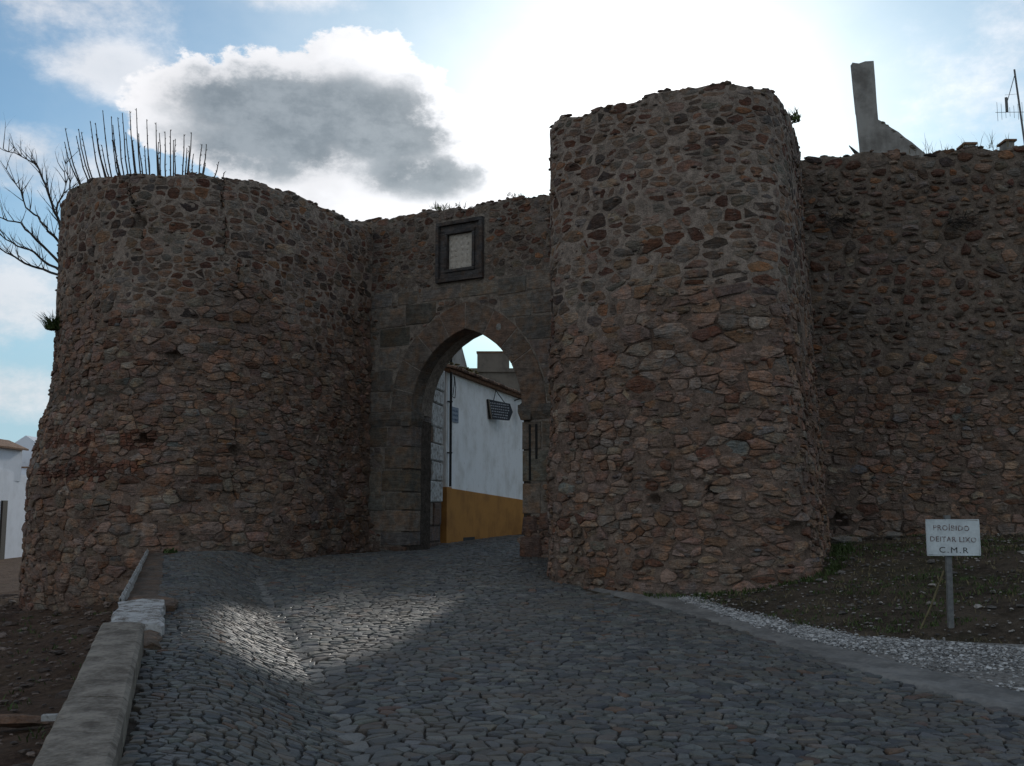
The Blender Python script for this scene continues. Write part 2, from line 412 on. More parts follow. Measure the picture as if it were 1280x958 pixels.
def roughen(poly, chop, jit, nmax=10, minlen=.02, warp=1.0):
    q = []
    n = len(poly)
    for i in range(n):
        a, b, c = poly[i-1], poly[i], poly[(i+1) % n]
        la = math.hypot(a[0]-b[0], a[1]-b[1]); lc = math.hypot(c[0]-b[0], c[1]-b[1])
        f1 = min(.42, random.uniform(.4, 1.5)*chop); f2 = min(.42, random.uniform(.4, 1.5)*chop)
        if la*f1+lc*f2 < minlen*1.2: q.append(b)
        else: q.append((b[0]+(a[0]-b[0])*f1, b[1]+(a[1]-b[1])*f1)); q.append((b[0]+(c[0]-b[0])*f2, b[1]+(c[1]-b[1])*f2))
    # split the longest edges so straight joints waver
    while len(q) < nmax:
        L = [math.hypot(q[i][0]-q[(i+1) % len(q)][0], q[i][1]-q[(i+1) % len(q)][1]) for i in range(len(q))]
        k = max(range(len(q)), key=lambda i: L[i])
        if L[k] < minlen*4: break
        a, b = q[k], q[(k+1) % len(q)]; f = random.uniform(.35, .65)
        q.insert(k+1, (a[0]+(b[0]-a[0])*f, a[1]+(b[1]-a[1])*f))
    while len(q) > nmax:
        L = [math.hypot(q[i][0]-q[(i+1) % len(q)][0], q[i][1]-q[(i+1) % len(q)][1]) for i in range(len(q))]
        k = min(range(len(q)), key=lambda i: L[i]); a, b = q[k], q[(k+1) % len(q)]
        q[k] = ((a[0]+b[0])/2, (a[1]+b[1])/2); q.pop((k+1) % len(q))
    o = []
    for x, y in q:      # neighbouring stones share this waver, so the joints bend instead of running straight
        a = mnoise.noise((x*5.5, y*5.5, 2.2)); b = mnoise.noise((x*5.5, y*5.5, 9.1)); a2 = mnoise.noise((x*15, y*15, 4.2)); b2 = mnoise.noise((x*15, y*15, 6.1))
        o.append((x+(a*.045+a2*.014)*warp+random.uniform(-jit, jit), y+(b*.032+b2*.012)*warp+random.uniform(-jit, jit)*.8))
    return o
def stone_shape(poly, back, lip, proud, inset, dome, tilt=.0):
    """rings: back (sunk), lip (edge), face, centre -> list of (u, v, d) and faces"""
    n = len(poly); cx = sum(p[0] for p in poly)/n; cy = sum(p[1] for p in poly)/n
    tx, ty = random.uniform(-tilt, tilt), random.uniform(-tilt, tilt)
    v = [(p[0], p[1], -back) for p in poly]
    k1 = 1-inset*.25
    v += [(cx+(p[0]-cx)*k1, cy+(p[1]-cy)*k1, lip+(proud-lip)*.45+random.uniform(-.15, .15)*(proud-lip)+tx*(p[0]-cx)+ty*(p[1]-cy)) for p in poly]
    k2 = 1-inset
    v += [(cx+(p[0]-cx)*(k2+random.uniform(-.06, .06)), cy+(p[1]-cy)*(k2+random.uniform(-.06, .06)), proud+random.uniform(-1, 1)*dome+tx*(p[0]-cx)+ty*(p[1]-cy)) for p in poly]
    v.append((cx+random.uniform(-.15, .15)*(poly[0][0]-cx), cy, proud+dome))
    f = []
    for r in (0, 1):
        for i in range(n):
            j = (i+1) % n; f.append((r*n+i, r*n+j, (r+1)*n+j, (r+1)*n+i))
    for i in range(n): f.append((2*n+i, 2*n+(i+1) % n, 3*n))
    return np.array(v), f

PAL = [((.205, .152, .122), 30), ((.168, .140, .118), 20), ((.215, .148, .115), 22), ((.140, .105, .086), 16), ((.115, .062, .044), 8), ((.215, .125, .078), 5), ((.080, .062, .054), 5), ((.24, .20, .165), 7), ((.15, .15, .145), 2)]
def pick_tint(pal=PAL, dark=1.0):
    c = random.choices([p[0] for p in pal], [p[1] for p in pal])[0]; k = random.uniform(.72, 1.28)*dark
    return (c[0]*k, c[1]*k*random.uniform(.96, 1.04), c[2]*k*random.uniform(.94, 1.06))

# ------------------------------------------------------------------ wall surfaces
class Surface:
    """a face laid along a plan curve; u = metres along it, z = height, d = metres outward"""
    def __init__(s, pts, off=None, closed_n=None, smooth_it=3, sd=0):
        s.sd = sd
        p = np.array(pts, float)
        seg = np.r_[0, np.cumsum(np.hypot(*np.diff(p, axis=0).T))]
        uu = np.arange(0, seg[-1], .05); q = np.stack([np.interp(uu, seg, p[:, 0]), np.interp(uu, seg, p[:, 1])], 1)
        for _ in range(smooth_it*8):
            q[1:-1] = (q[:-2]+2*q[1:-1]+q[2:])/4
        seg = np.r_[0, np.cumsum(np.hypot(*np.diff(q, axis=0).T))]
        s.u = seg; s.q = q; s.L = seg[-1]
        tx, ty = np.gradient(q[:, 0], seg), np.gradient(q[:, 1], seg); l = np.hypot(tx, ty)
        s.n = np.stack([ty/l, -tx/l], 1)      # outward when the curve runs left to right with the camera on its right-hand side
        s.off = off or (lambda u, z: 0*np.asarray(u))
    def bulge(s, u, z):
        """uneven face: slow swells and hand-sized hollows, stronger towards the weathered foot"""
        if not hasattr(s, 'B'):
            nu, nz = int(s.L/.12)+3, 100
            s.B = np.array([[(mnoise.noise((i*.12*.9, j*.12*.9, s.sd))*.055+mnoise.noise((i*.12*2.3, j*.12*2.6, s.sd+4))*.038*(1.25 if j*.12-1.5 < 4.5 else .5)) for j in range(nz)] for i in range(nu)])
        a = np.clip(u/.12, 0, s.B.shape[0]-1.001); b = np.clip((z+1.5)/.12, 0, s.B.shape[1]-1.001); i = a.astype(int); j = b.astype(int); a = a-i; b = b-j
        return (s.B[i, j]*(1-a)+s.B[i+1, j]*a)*(1-b)+(s.B[i, j+1]*(1-a)+s.B[i+1, j+1]*a)*b
    def pt(s, u, z, d=0.0):
        u = np.asarray(u, float); z = np.asarray(z, float)
        if s.sd: d = d+s.bulge(*np.broadcast_arrays(u, z))
        x = np.interp(u, s.u, s.q[:, 0]); y = np.interp(u, s.u, s.q[:, 1])
        nx_ = np.interp(u, s.u, s.n[:, 0]); ny_ = np.interp(u, s.u, s.n[:, 1])
        # beyond the ends go on straight
        o = s.off(u, z)+d
        return np.stack([x+nx_*o, y+ny_*o, z], -1)
    def nor(s, u): return np.array([np.interp(u, s.u, s.n[:, 0]), np.interp(u, s.u, s.n[:, 1])])
def project(P):
    P = np.asarray(P, float); c, sn = math.cos(PITCH), math.sin(PITCH); z = P[..., 2]-EYE
    w = P[..., 1]*c+z*sn; w = np.where(w > .1, w, .1)
    return 640+F_PX*P[..., 0]/w, 479-F_PX*(-P[..., 1]*sn+z*c)/w, w
def locate(S, px, py, z0=-1, z1=9.5):
    U, Zz = np.meshgrid(np.arange(0, S.L, .05), np.arange(z0, z1, .05)); P = S.pt(U, Zz)
    a, b, w = project(P); nx_ = np.interp(U, S.u, S.n[:, 0]); ny_ = np.interp(U, S.u, S.n[:, 1])
    facing = (nx_*P[..., 0]+ny_*P[..., 1]) < 0
    d = (a-px)**2+(b-py)**2+np.where(facing, 0, 1e9); k = np.unravel_index(np.argmin(d), d.shape)
    return U[k], Zz[k]
def fbm(x, y, z): return mnoise.noise((x, y, z))+.5*mnoise.noise((x*2.1, y*2.1, z*2.1+3))

def masonry(root, S, u0, u1, z0, ztop, style, core_u=None, holes=(), cracks=(), avoid=None, blockers=(), core_skip=None, nmax_parts=300, bricks=(), step=.06, cap=None, core_name='mortar_core', ragged=True, seed=1):
    random.seed(seed)
    # --- seeds in uneven courses
    seeds = []; z = z0(0) if callable(z0) else z0; zt = max(ztop(u) for u in np.linspace(u0, u1, 30))
    while z < zt+.3:
        st = style((u0+u1)/2, z); h = random.uniform(.75, 1.3)*st['h']; u = u0-random.uniform(0, .3)
        while u < u1+.3:
            su = style(u, z); k = random.random()
            w = h*random.choice(su.get('asp', (1.0, 1.3, 1.6, 1.9, 2.4)))*random.uniform(.85, 1.15)
            wave = mnoise.noise((u*.45, z*.8, seed*7.7))*h*1.3
            cu, cz = u+w/2, z+h/2+wave
            zk = random.uniform(-.3, .3)*h
            if k < .20 and h > .12:
                seeds.append((cu, cz+h*.28, 0)); seeds.append((cu+random.uniform(-.05, .05), cz-h*.28, 0))
            elif k < .32 and w > .22:
                seeds.append((cu-w*.26, cz+zk, 0)); seeds.append((cu+w*.3, cz-zk*.7, -.002))
            elif k < .40 and w > .2:
                seeds.append((cu, cz, .012*w/.35)); 
            else: seeds.append((cu, cz+zk, random.uniform(-.014, .020)*w/.3))
            u += w
        z += h
    inb = lambda u, v: any(a-.03 < u < b+.03 and c-.02 < v < d+.02 for a, b, c, d in bricks)
    seeds = [q for q in seeds if not inb(q[0], q[1])]; nb0 = len(seeds)
    for (a, b, c, d) in bricks:
        zz = c+.03
        while zz < d:
            uu_ = a+random.uniform(0, .15)
            while uu_ < b:
                w_ = random.uniform(.20, .34); seeds.append((uu_+w_/2, zz+random.uniform(-.005, .005), 0)); seeds.append((uu_+w_*.22, zz, 0)); uu_ += w_
            zz += random.uniform(.052, .07)
    sel = []; gaps = []
    for (u, zz, w) in seeds:
        ok = u0 <= u <= u1 and zz < ztop(u)-.02
        if avoid and avoid(u, zz): continue
        if any(math.hypot(u-a, (zz-b)*1.2) < r for a, b, r in holes): ok = False
        sel.append((u, zz, w)); gaps.append(style(u, zz)['gap']*random.choice((.3, .7, 1.0, 1.3, 1.9)) if ok else None)
    for (u, zz) in blockers: sel.append((u, zz, 0)); gaps.append(None)
    cells = power_cells(sel, gaps)
    stones = []
    for i, poly in enumerate(cells):
        if poly is None: continue
        ar = area(poly)
        if ar < .0018: continue
        pieces = [poly]
        for cr in cracks:          # a crack splits the stones it runs through
            for k in range(len(cr)-1):
                (a0, b0), (a1, b1) = cr[k], cr[k+1]
                cuu, czz = sel[i][0], sel[i][1]
                if not (min(b0, b1)-.05 <= czz <= max(b0, b1)+.05 and abs(cuu-(a0+a1)/2) < .6): continue
                L = math.hypot(a1-a0, b1-b0); nx_, ny_ = (b1-b0)/L, -(a1-a0)/L; nw = []
                for pl in pieces:
                    sd = [(p[0]-a0)*nx_+(p[1]-b0)*ny_ for p in pl]
                    if min(sd) > -.012 or max(sd) < .012: nw.append(pl); continue
                    for sg in (1, -1):
                        o = []; m = len(pl); ds = [sg*s_-.007 for s_ in sd]
                        for q in range(m):
                            a, b = pl[q], pl[(q+1) % m]
                            if ds[q] >= 0: o.append(a)
                            if ds[q]*ds[(q+1) % m] < 0:
                                tt = ds[q]/(ds[q]-ds[(q+1) % m]); o.append((a[0]+(b[0]-a[0])*tt, a[1]+(b[1]-a[1])*tt))
                        if len(o) >= 3 and area(o) > .001: nw.append(o)
                pieces = nw; break
        for pl in pieces:
            ar = area(pl)
            us, zs = [p[0] for p in pl], [p[1] for p in pl]
            cu, cz = sum(us)/len(us), sum(zs)/len(zs); st = style(cu, cz)
            if min(max(us)-min(us), max(zs)-min(zs)) < .025: continue
            pl = roughen(pl, st['chop'], .007, 10)
            zl = ztop(cu)+.03
            pl = [(p[0], min(p[1], zl+random.uniform(-.02, .02))) for p in pl]
            pr = st['proud']; proud = random.uniform(pr[0], pr[1]); rec = st['rec']
            v, f = stone_shape(pl, rec+.05, -rec*.3, proud, random.uniform(*st['inset']), st['dome']*math.sqrt(ar)/.25, st['tilt'])
            W = S.pt(v[:, 0], v[:, 1], v[:, 2])
            tn = pick_tint(st.get('pal', PAL), st.get('dark', 1))
            c = W.mean(axis=0); px, py, w = project(c); n = S.nor(cu)
            face = -(n[0]*c[0]+n[1]*c[1])/math.hypot(c[0], c[1])
            vis = ar*face/(w*w) if (-10 < px < 1290 and -10 < py < 968 and face > .05) else 0
            stones.append((vis, W, f, tn))
    # gallets: small chips pushed in the joints
    stones.sort(key=lambda s_: -s_[0]); rest = MB()
    for k, (vis, W, f, tn) in enumerate(stones):
        if k < nmax_parts and vis > 0: mesh_obj('stone', W, f, M['stone'], root, tn)
        else: rest.add(W, f, tn)
    random.seed(seed+50)
    nch = int((u1-u0)*7*26)
    for _ in range(nch):
        u = random.uniform(u0, u1); zz = random.uniform(-.2, ztop(u)-.05); st = style(u, zz)
        if avoid and avoid(u, zz): continue
        if random.random() > st.get('chips', .6): continue
        s_ = random.uniform(.02, .055); p = S.pt(u, zz, -st['rec']*.5+.01)
        rock(rest, p, (s_*1.5, s_*.8, s_*.7), math.atan2(S.nor(u)[1], S.nor(u)[0])+1.57, pick_tint())
    if ragged:          # broken stones lying along the wall head
        u = u0
        while u < u1:
            zz = ztop(u); s_ = random.uniform(.035, .065)
            n = S.nor(u)
            for k in range(3):
                d = -.06-.22*k+random.uniform(-.05, .05); p = S.pt(u+random.uniform(-.05, .05), zz, 0)+np.array([n[0]*d, n[1]*d, random.uniform(-.05, .012)])
                rock(rest, p, (s_*1.35, s_, s_*random.uniform(.4, .65)), math.atan2(n[1], n[0])+1.57, pick_tint(dark=.9))
            u += s_*random.uniform(1.5, 2.2)
    rest.build('rubble', M['stone'], root, kind='stuff')
    # --- mortar core behind the stones
    a, b = core_u or (u0, u1); nu = int((b-a)/step)+1; uu = np.linspace(a, b, nu)
    zz0 = z0(0) if callable(z0) else z0; nz = int((zt-zz0)/step)+1
    V = []; T = []; idx = {}
    cseg = [(c[k], c[k+1]) for c in cracks for k in range(len(c)-1)]
    for j in range(nz+1):
        for i in range(nu):
            u = uu[i]; zc = zz0+(ztop(u)-.02-zz0)*j/nz; st = style(u, zc)
            d = -st['rec']+fbm(u*5, zc*5, seed)*st['rec']*.35+fbm(u*2.4, zc*3.2, seed+9)*(.010+st['rec']*1.1)
            for hu, hz, hr in holes:
                q = math.hypot(u-hu, (zc-hz)*1.2)
                if q < hr*1.15: d -= .22*(1-(q/(hr*1.15))**2)**.5
            for (p0, p1) in cseg:
                if min(p0[1], p1[1])-.1 < zc < max(p0[1], p1[1])+.1:
                    tt = (zc-p0[1])/((p1[1]-p0[1]) or 1e-6); xu = p0[0]+(p1[0]-p0[0])*tt
                    if abs(u-xu) < .04: d -= .10*(1-abs(u-xu)/.04)
            V.append((u, zc, d)); T.append(st['mort'])
    V = np.array(V); W = S.pt(V[:, 0], V[:, 1], V[:, 2])
    Fc = []
    for j in range(nz):
        for i in range(nu-1):
            if core_skip and core_skip((uu[i]+uu[i+1])/2, (V[j*nu+i][1]+V[(j+1)*nu+i][1])/2): continue
            Fc.append((j*nu+i, j*nu+i+1, (j+1)*nu+i+1, (j+1)*nu+i))
    Wl = [tuple(x) for x in W]; T = list(T)
    if cap:     # close the wall head with an inner rim
        base = len(Wl)
        for i in range(nu):
            p = cap(uu[i]); Wl.append((p[0], p[1], W[nz*nu+i][2]-random.uniform(0, .04))); T.append(T[-1])
        for i in range(nu-1): Fc.append((nz*nu+i, nz*nu+i+1, base+i+1, base+i))
    mesh_obj(core_name, Wl, Fc, M['mortar'], root, np.array(T), smooth=True)
    return stones

# style presets
MORT_UP = (.315, .248, .20); MORT_LOW = (.215, .152, .118)
def mixstyle(k, A, B):
    """k 0 -> A (pointed), 1 -> B (bare)"""
    o = {}
    for key in A:
        a, b = A[key], B[key]
        if isinstance(a, (int, float)): o[key] = a+(b-a)*k
        elif key in ('asp', 'pal'): o[key] = a if random.random() > k else b
        else: o[key] = tuple(x+(y-x)*k for x, y in zip(a, b))
    return o
PAL_UP = [((.180, .135, .108), 24), ((.160, .136, .114), 18), ((.190, .126, .094), 22), ((.115, .060, .043), 14), ((.215, .12, .07), 4), ((.085, .066, .056), 10), ((.205, .17, .138), 10)]
PAL_LOW = [((.225, .162, .127), 36), ((.195, .158, .130), 16), ((.225, .150, .115), 26), ((.165, .120, .094), 12), ((.130, .070, .048), 7), ((.215, .128, .082), 4), ((.25, .205, .165), 8), ((.16, .155, .145), 1)]
UP = dict(h=.19, gap=.015, chop=.30, rec=.004, proud=(-.003, .009), inset=(.22, .4), dome=.004, tilt=.02, chips=.35, mort=MORT_UP, dark=1.0, asp=(1.0, 1.2, 1.6, 2.0, 2.5), pal=PAL_UP)
LOW = dict(h=.15, gap=.005, chop=.17, rec=.014, proud=(-.020, .036), inset=(.12, .34), dome=.010, tilt=.13, chips=.9, mort=MORT_LOW, dark=1.0, asp=(1.2, 1.6, 2.0, 2.4, 2.9), pal=PAL_LOW)
MID = dict(UP, h=.17, rec=.03, gap=.014, proud=(-.01, .03), tilt=.07, chop=.22, mort=(.125, .10, .08), pal=PAL_LOW)

# ------------------------------------------------------------------ the round tower on the left
RL_TOP = [(-3.1, 25.6), (-3.45, 24.9), (-3.70, 24.23), (-4.0, 23.66), (-4.44, 22.95), (-4.97, 22.1), (-5.49, 21.42), (-6.22, 20.82), (-6.67, 20.64), (-7.32, 20.56), (-8.04, 20.7), (-8.63, 20.98), (-9.12, 21.35), (-9.74, 21.85), (-10.32, 22.7), (-10.56, 23.6), (-10.45, 24.7), (-9.8, 25.9), (-8.5, 26.7), (-7.2, 27.0), (-5.5, 26.9), (-4.2, 26.4)][::-1]
SL = Surface(RL_TOP, sd=1.7)
L_FRONT = locate(SL, 300, 400)[0]; L_LEFT = locate(SL, 90, 350)[0]; L_JUNC = locate(SL, 452, 400)[0]
def off_left(u, z):
    u = np.asarray(u, float); z = np.asarray(z, float)
    prof = np.interp(z, [-1, .3, 1.5, 2.47, 2.9, 3.6, 3.75, 4.1, 5.4, 8.65], [.36, .36, .38, .37, .25, .13, .07, -.02, -.01, 0])
    low = np.interp(z, [-1, .5, 3, 8.65], [.42, .38, .22, 0])
    k = ss(L_LEFT+.2, L_LEFT+2.3, u); e = 1-ss(L_JUNC-2.2, L_JUNC-.1, u)*.85
    return (prof*(1-k)+low*k)*e
SL.off = off_left
tower_l = empty('round_tower', (-6.75, 23.7, .3), 'round rubble tower with cracks and a ragged flared foot, left of the gateway', 'tower')
ztl = lambda u: 8.63+.06*math.sin(u*1.3)+.03*math.sin(u*5.1)
lc1 = [locate(SL, *p) for p in [(163, 217), (162, 238), (170, 265), (178, 285), (176, 300)]]
lc2 = [locate(SL, *p) for p in [(281, 222), (279, 250), (282, 285), (280, 320), (299, 330), (297, 360), (303, 370), (296, 378)]]
lc3 = [locate(SL, *p) for p in [(296, 528), (294, 545), (297, 575), (290, 600), (293, 620)]]
lholes = [(*locate(SL, 174, 278), .16), (*locate(SL, 218, 444), .17), (*locate(SL, 296, 566), .15), (*locate(SL, 182, 548), .14)]
zbr = (locate(SL, 100, 590)[1], locate(SL, 100, 565)[1])
def zone(x0, y0, x1, y1):
    a, d = locate(SL, x0, y0); b, c = locate(SL, x1, y1); return (min(a, b), max(a, b), min(c, d), max(c, d))
BRK = [zone(50, 583, 132, 600), zone(60, 548, 120, 556), zone(150, 540, 196, 560), zone(96, 566, 120, 582), zone(140, 576, 175, 590)]
def style_l(u, z):
    n = mnoise.noise((u*.5, z*.5, 3))*1.3
    k = min(1, max(0, (6.4+n-z)/1.2))
    st = mixstyle(k, UP, LOW)
    if 3.95 < z < 4.2 and u < L_LEFT+2.4: st = dict(UP, h=.2, mort=(.11, .085, .065))
    ub = L_LEFT+1.6
    if any(a < u < b and c < z < d for a, b, c, d in BRK): return dict(LOW, gap=.005, pal=[((.165, .082, .056), 3), ((.135, .068, .048), 2), ((.18, .125, .098), 2)], proud=(-.02, .025), chop=.06, tilt=.05, mort=(.11, .06, .042), chips=.3)
    if z < 2.4: st['h'] = st['h']*1.2
    return st
masonry(tower_l, SL, max(0, L_LEFT-3.0), L_JUNC+.35, -.95, ztl, style_l, core_u=(0, SL.L-.02), holes=lholes, bricks=BRK, cracks=(lc1, lc2, lc3), cap=lambda u: (-6.85+(SL.pt(u, 8.6)[0]+6.85)*.3, 23.75+(SL.pt(u, 8.6)[1]-23.75)*.3), seed=11)
fl = MB(); fl.box((-6.85, 23.75, 8.3), (2.7, 2.7, .4), tint=(.1, .08, .06)); fl.build('tower_floor', M['mortar'], tower_l)

# ------------------------------------------------------------------ the tower on the right of the gate
SR = Surface([(1.25, 24.6), (1.1, 22.5), (.86, 20), (.72, 18.5), (.71, 17.75), (.88, 17.42), (1.12, 17.21), (1.51, 16.84), (2.14, 16.42), (2.51, 16.25), (2.89, 16.1), (3.38, 15.92), (3.85, 15.86), (4.18, 15.98), (4.48, 16.4), (4.95, 17.39), (5.45, 18.8), (5.75, 19.7), (6.0, 20.6)], smooth_it=1, sd=14.3)
R_C = locate(SR, 930, 400)[0]; R_L = locate(SR, 700, 400)[0]
def off_right(u, z):
    u = np.asarray(u, float); z = np.asarray(z, float)
    prof = np.interp(z, [-1, .3, 1.0, 2.0, 4, 8.5], [.50, .42, .30, .22, .14, 0])
    return prof*(.15+.85*ss(R_L-.3, R_L+1.8, u))
SR.off = off_right
tower_r = empty('bastion_tower', (3.2, 18.5, .3), 'tall rubble stone tower with rounded corners, right of the gateway beside the road', 'tower')
ztr = lambda u: 8.50+.04*math.sin(u*2.1)+.03*math.sin(u*6.3)-.10*float(ss(R_C+1.0, R_C+1.6, u))
rholes = [(*locate(SR, 890, 612), .10), (*locate(SR, 998, 664), .16), (*locate(SR, 818, 625), .09)]
def style_r(u, z):
    n = mnoise.noise((u*.5, z*.5, 13))*1.4
    k = min(1, max(0, (5.6+n-z)/1.0)); st = mixstyle(k, UP, LOW)
    if z > 5.2: st['gap'] = .022; st['mort'] = (.335, .265, .215)
    if 3.6 < z < 6.6: st['h'] = .215
    if z < 2.4 and mnoise.noise((u*.7, z*.9, 31)) > -.05:      # eroded lower zone, mortar smeared over the stones
        st.update(rec=.02, gap=.02, proud=(-.012, .035), mort=(.215, .155, .12), h=.14, chop=.3)
    return st
masonry(tower_r, SR, R_L-1.2, SR.L-.15, -.2, ztr, style_r, core_u=(0, SR.L-.02), holes=rholes, cap=lambda u: (3.3+(SR.pt(u, 8.4)[0]-3.3)*.2, 19.0+(SR.pt(u, 8.4)[1]-19.0)*.2), seed=23)
fl = MB(); fl.box((3.3, 19.3, 8.2), (3.0, 4.5, .4), tint=(.1, .08, .06)); fl.build('tower_floor', M['mortar'], tower_r)

# ------------------------------------------------------------------ the curtain wall going off to the right
SCp = [(5.35, 19.72), (6.5, 19.42), (9.71, 18.72), (15.5, 17.45)]
SC = Surface(SCp, sd=27.7, off=lambda u, z: np.interp(z, [0, 1, 2.5, 8.6], [.30, .22, .10, 0])+0*np.asarray(u))
wall_c = empty('curtain_wall', (9.5, 19.6, .9), 'long rough rubble curtain wall running off to the right behind the small white sign', 'wall')
ztc = lambda u: float(np.interp(u, [0, .3, 1.2, 2.0, 2.9, 4.4, 10], [8.58, 8.50, 8.62, 8.55, 8.50, 8.52, 8.50]))+.05*math.sin(u*4.2)+.03*math.sin(u*9)
cholesc = [(*locate(SC, 1047, 655), .2), (*locate(SC, 1157, 378), .05), (*locate(SC, 1200, 395), .07)]
CST = dict(UP, h=.185, gap=.034, chop=.36, rec=.012, proud=(-.004, .055), inset=(.3, .5), dome=.015, tilt=.1, mort=(.20, .155, .122), asp=(1.1, 1.5, 1.9), chips=.25)
CLO = dict(LOW, h=.14, gap=.010, rec=.012, mort=(.185, .135, .105), asp=(1.3, 2.0, 2.8))
def style_c(u, z):
    n = mnoise.noise((u*.4, z*.5, 43))*1.3
    return mixstyle(min(1, max(0, (4.6+n-z)/1.0)), CST, CLO)
def cap_c(u):
    p = SC.pt(u, 8.5); n = SC.nor(u); return (p[0]-n[0]*1.3, p[1]-n[1]*1.3)
masonry(wall_c, SC, .15, SC.L-.1, .3, ztc, style_c, core_u=(0, SC.L-.02), holes=cholesc, cap=cap_c, seed=37)

# ------------------------------------------------------------------ the gate wall
GA = np.array([-3.75, 25.0]); GD = np.array([4.65, -2.7]); GD = GD/np.linalg.norm(GD); GN = np.array([-GD[1], GD[0]])   # GN points inwards
def G(t, z, dep=0.0):
    t = np.asarray(t, float); z = np.asarray(z, float); dep = np.asarray(dep, float)
    return np.stack([GA[0]+GD[0]*t+GN[0]*dep, GA[1]+GD[1]*t+GN[1]*dep, z+0*t], -1)
SG = Surface([tuple(G(-.6, 0)[:2]), tuple(G(5.9, 0)[:2])]); GU0 = .6       # u = t + .6
AM, AW, AS, ARC = 3.085, 1.515, 3.90, .46
ARR = AW+ARC; TH = .62
def arch_z(t, grow=0.0):
    o = abs(t-AM)
    r = ARR+grow
    return AS+math.sqrt(max(0, r*r-(o+ARC)**2)) if o+ARC < r else None
def in_open(t, z, grow=0.0):
    if abs(t-AM) < AW+grow and z < AS: return True
    if z >= AS:
        a = arch_z(t, grow); return a is not None and z < a
    return False
gate = empty('gate_wall', (-1.1, 23.5, .6), 'stone gate wall with a pointed arch and a framed stone panel, between the two towers', 'gateway')
ztg = lambda u: 8.86-.030*(u-.6)+.03*math.sin(u*3)+.03*math.sin(u*8)
BL = []      # dressed blocks: (t0, t1, z0, z1)
def ashl(): 
    L = []
    L += [(.58, 1.36, 6.04, 6.50), (1.37, 2.25, 6.05, 6.55), (.60, 1.5, 5.57, 6.02), (.59, 1.2, 5.03, 5.55), (.02, .62, 4.50, 5.0), (.63, 1.0, 4.48, 5.01), (.03, .95, 3.98, 4.47)]
    L += [(4.02, 4.85, 5.97, 6.48), (4.86, 5.42, 6.0, 6.52), (4.40, 5.42, 5.42, 5.95), (4.72, 5.42, 4.85, 5.40), (4.98, 5.42, 4.40, 4.83), (5.15, 5.42, 4.02, 4.38)]
    L += [(.30, .95, 6.56, 6.90), (1.12, 1.72, 6.56, 6.88), (1.86, 2.95, 6.58, 6.88), (2.97, 3.95, 6.58, 6.86), (3.97, 4.70, 6.52, 6.9), (4.72, 5.4, 6.55, 6.98)]
    L += [(.12, .87, 3.15, 3.62), (.80, 1.57, 2.62, 3.13), (.72, 1.57, 2.08, 2.58), (.30, .70, 1.95, 2.55), (.13, .82, 1.62, 2.02), (.50, 1.57, 1.14, 1.62), (.72, 1.57, .82, 1.12), (.88, 1.57, 3.15, 3.62), (.84, 1.57, 1.65, 2.05)]
    L += [(4.60, 5.08, 2.97, 3.58), (5.10, 5.42, 2.99, 3.58), (4.60, 5.42, 2.26, 2.94), (4.60, 5.06, 1.56, 2.22)]
    return L
BL = ashl()
WIN = (2.28, 3.60, 6.96, 8.44)
def blocked(t, z):
    if WIN[0]-.08 < t < WIN[1]+.08 and WIN[2]-.06 < z < WIN[3]+.04: return True
    if in_open(t, z, TH+.03) and z > AS-.1: return True
    if in_open(t, z, .0): return True
    if 3.58 < z < 4.0 and (t < 1.62 or t > 4.55): return True
    for a, b, c, d in BL:
        if a-.03 < t < b+.03 and c-.03 < z < d+.03: return True
    return False
block_pts = []
for a in np.arange(-.6, 5.9, .085):
    for b in np.arange(.3, 9.0, .085):
        if blocked(a, b) and not all(blocked(a+i, b+j) for i, j in ((.2, 0), (-.2, 0), (0, .2), (0, -.2))): block_pts.append((a+GU0, b))
def style_g(u, z):
    k = min(1, max(0, (2.6-z)/.8+mnoise.noise((u, z, 51))*.4)); st = mixstyle(k, dict(UP, h=.17, mort=(.225, .18, .145)), LOW)
    if blocked(u-GU0, z) or (z > .9 and any(a-.12 < u-GU0 < b+.12 and c-.1 < z < d+.1 for a, b, c, d in BL)): st = dict(st, rec=.002, mort=(.29, .24, .195))
    if z > 7.6: st['dark'] = .85
    return st
masonry(gate, SG, .35, SG.L-.2, .35, ztg, style_g, core_u=(0, SG.L-.02), avoid=lambda u, z: blocked(u-GU0, z), blockers=block_pts, core_skip=lambda u, z: in_open(u-GU0, z, .22) or (2.50 < u-GU0 < 3.38 and 7.18 < z < 8.2), cap=lambda u: (SG.pt(u, 8)[0]+GN[0]*.9, SG.pt(u, 8)[1]+GN[1]*.9), seed=41)

def gblock(name, corners, d0, d1, tint, mt='ashlar', parent=gate, bev=.018, jit=.006, label=None, split=True):
    """a dressed block: outline (t, z) corners counter-clockwise, from d0 (front) to d1 (back) inwards"""
    c = np.array(corners, float); n = len(c); ctr = c.mean(axis=0)
    dirs = c-ctr; l = np.linalg.norm(dirs, axis=1)[:, None]
    ins = c-dirs/l*bev*1.3
    c = c+np.random.uniform(-jit, jit, c.shape); ins = ins+np.random.uniform(-jit, jit, c.shape)
    V = [G(p[0], p[1], d1) for p in c]+[G(p[0], p[1], d0+bev) for p in c]+[G(p[0], p[1], d0+random.uniform(-.004, .004)) for p in ins]
    V.append(G(ctr[0], ctr[1], d0-random.uniform(-.002, .006)))
    f = []
    for r in (0, 1):
        for i in range(n):
            j = (i+1) % n; f.append((r*n+i, r*n+j, (r+1)*n+j, (r+1)*n+i))
    for i in range(n): f.append((2*n+i, 2*n+(i+1) % n, 3*n))
    f.append(tuple(reversed(range(n))))
    o = mesh_obj(name, V, f, M[mt], parent, tint)
    if label: o['label'] = label
    return o
ASH = [((.190, .166, .138), 5), ((.208, .172, .138), 3), ((.165, .150, .128), 3)]
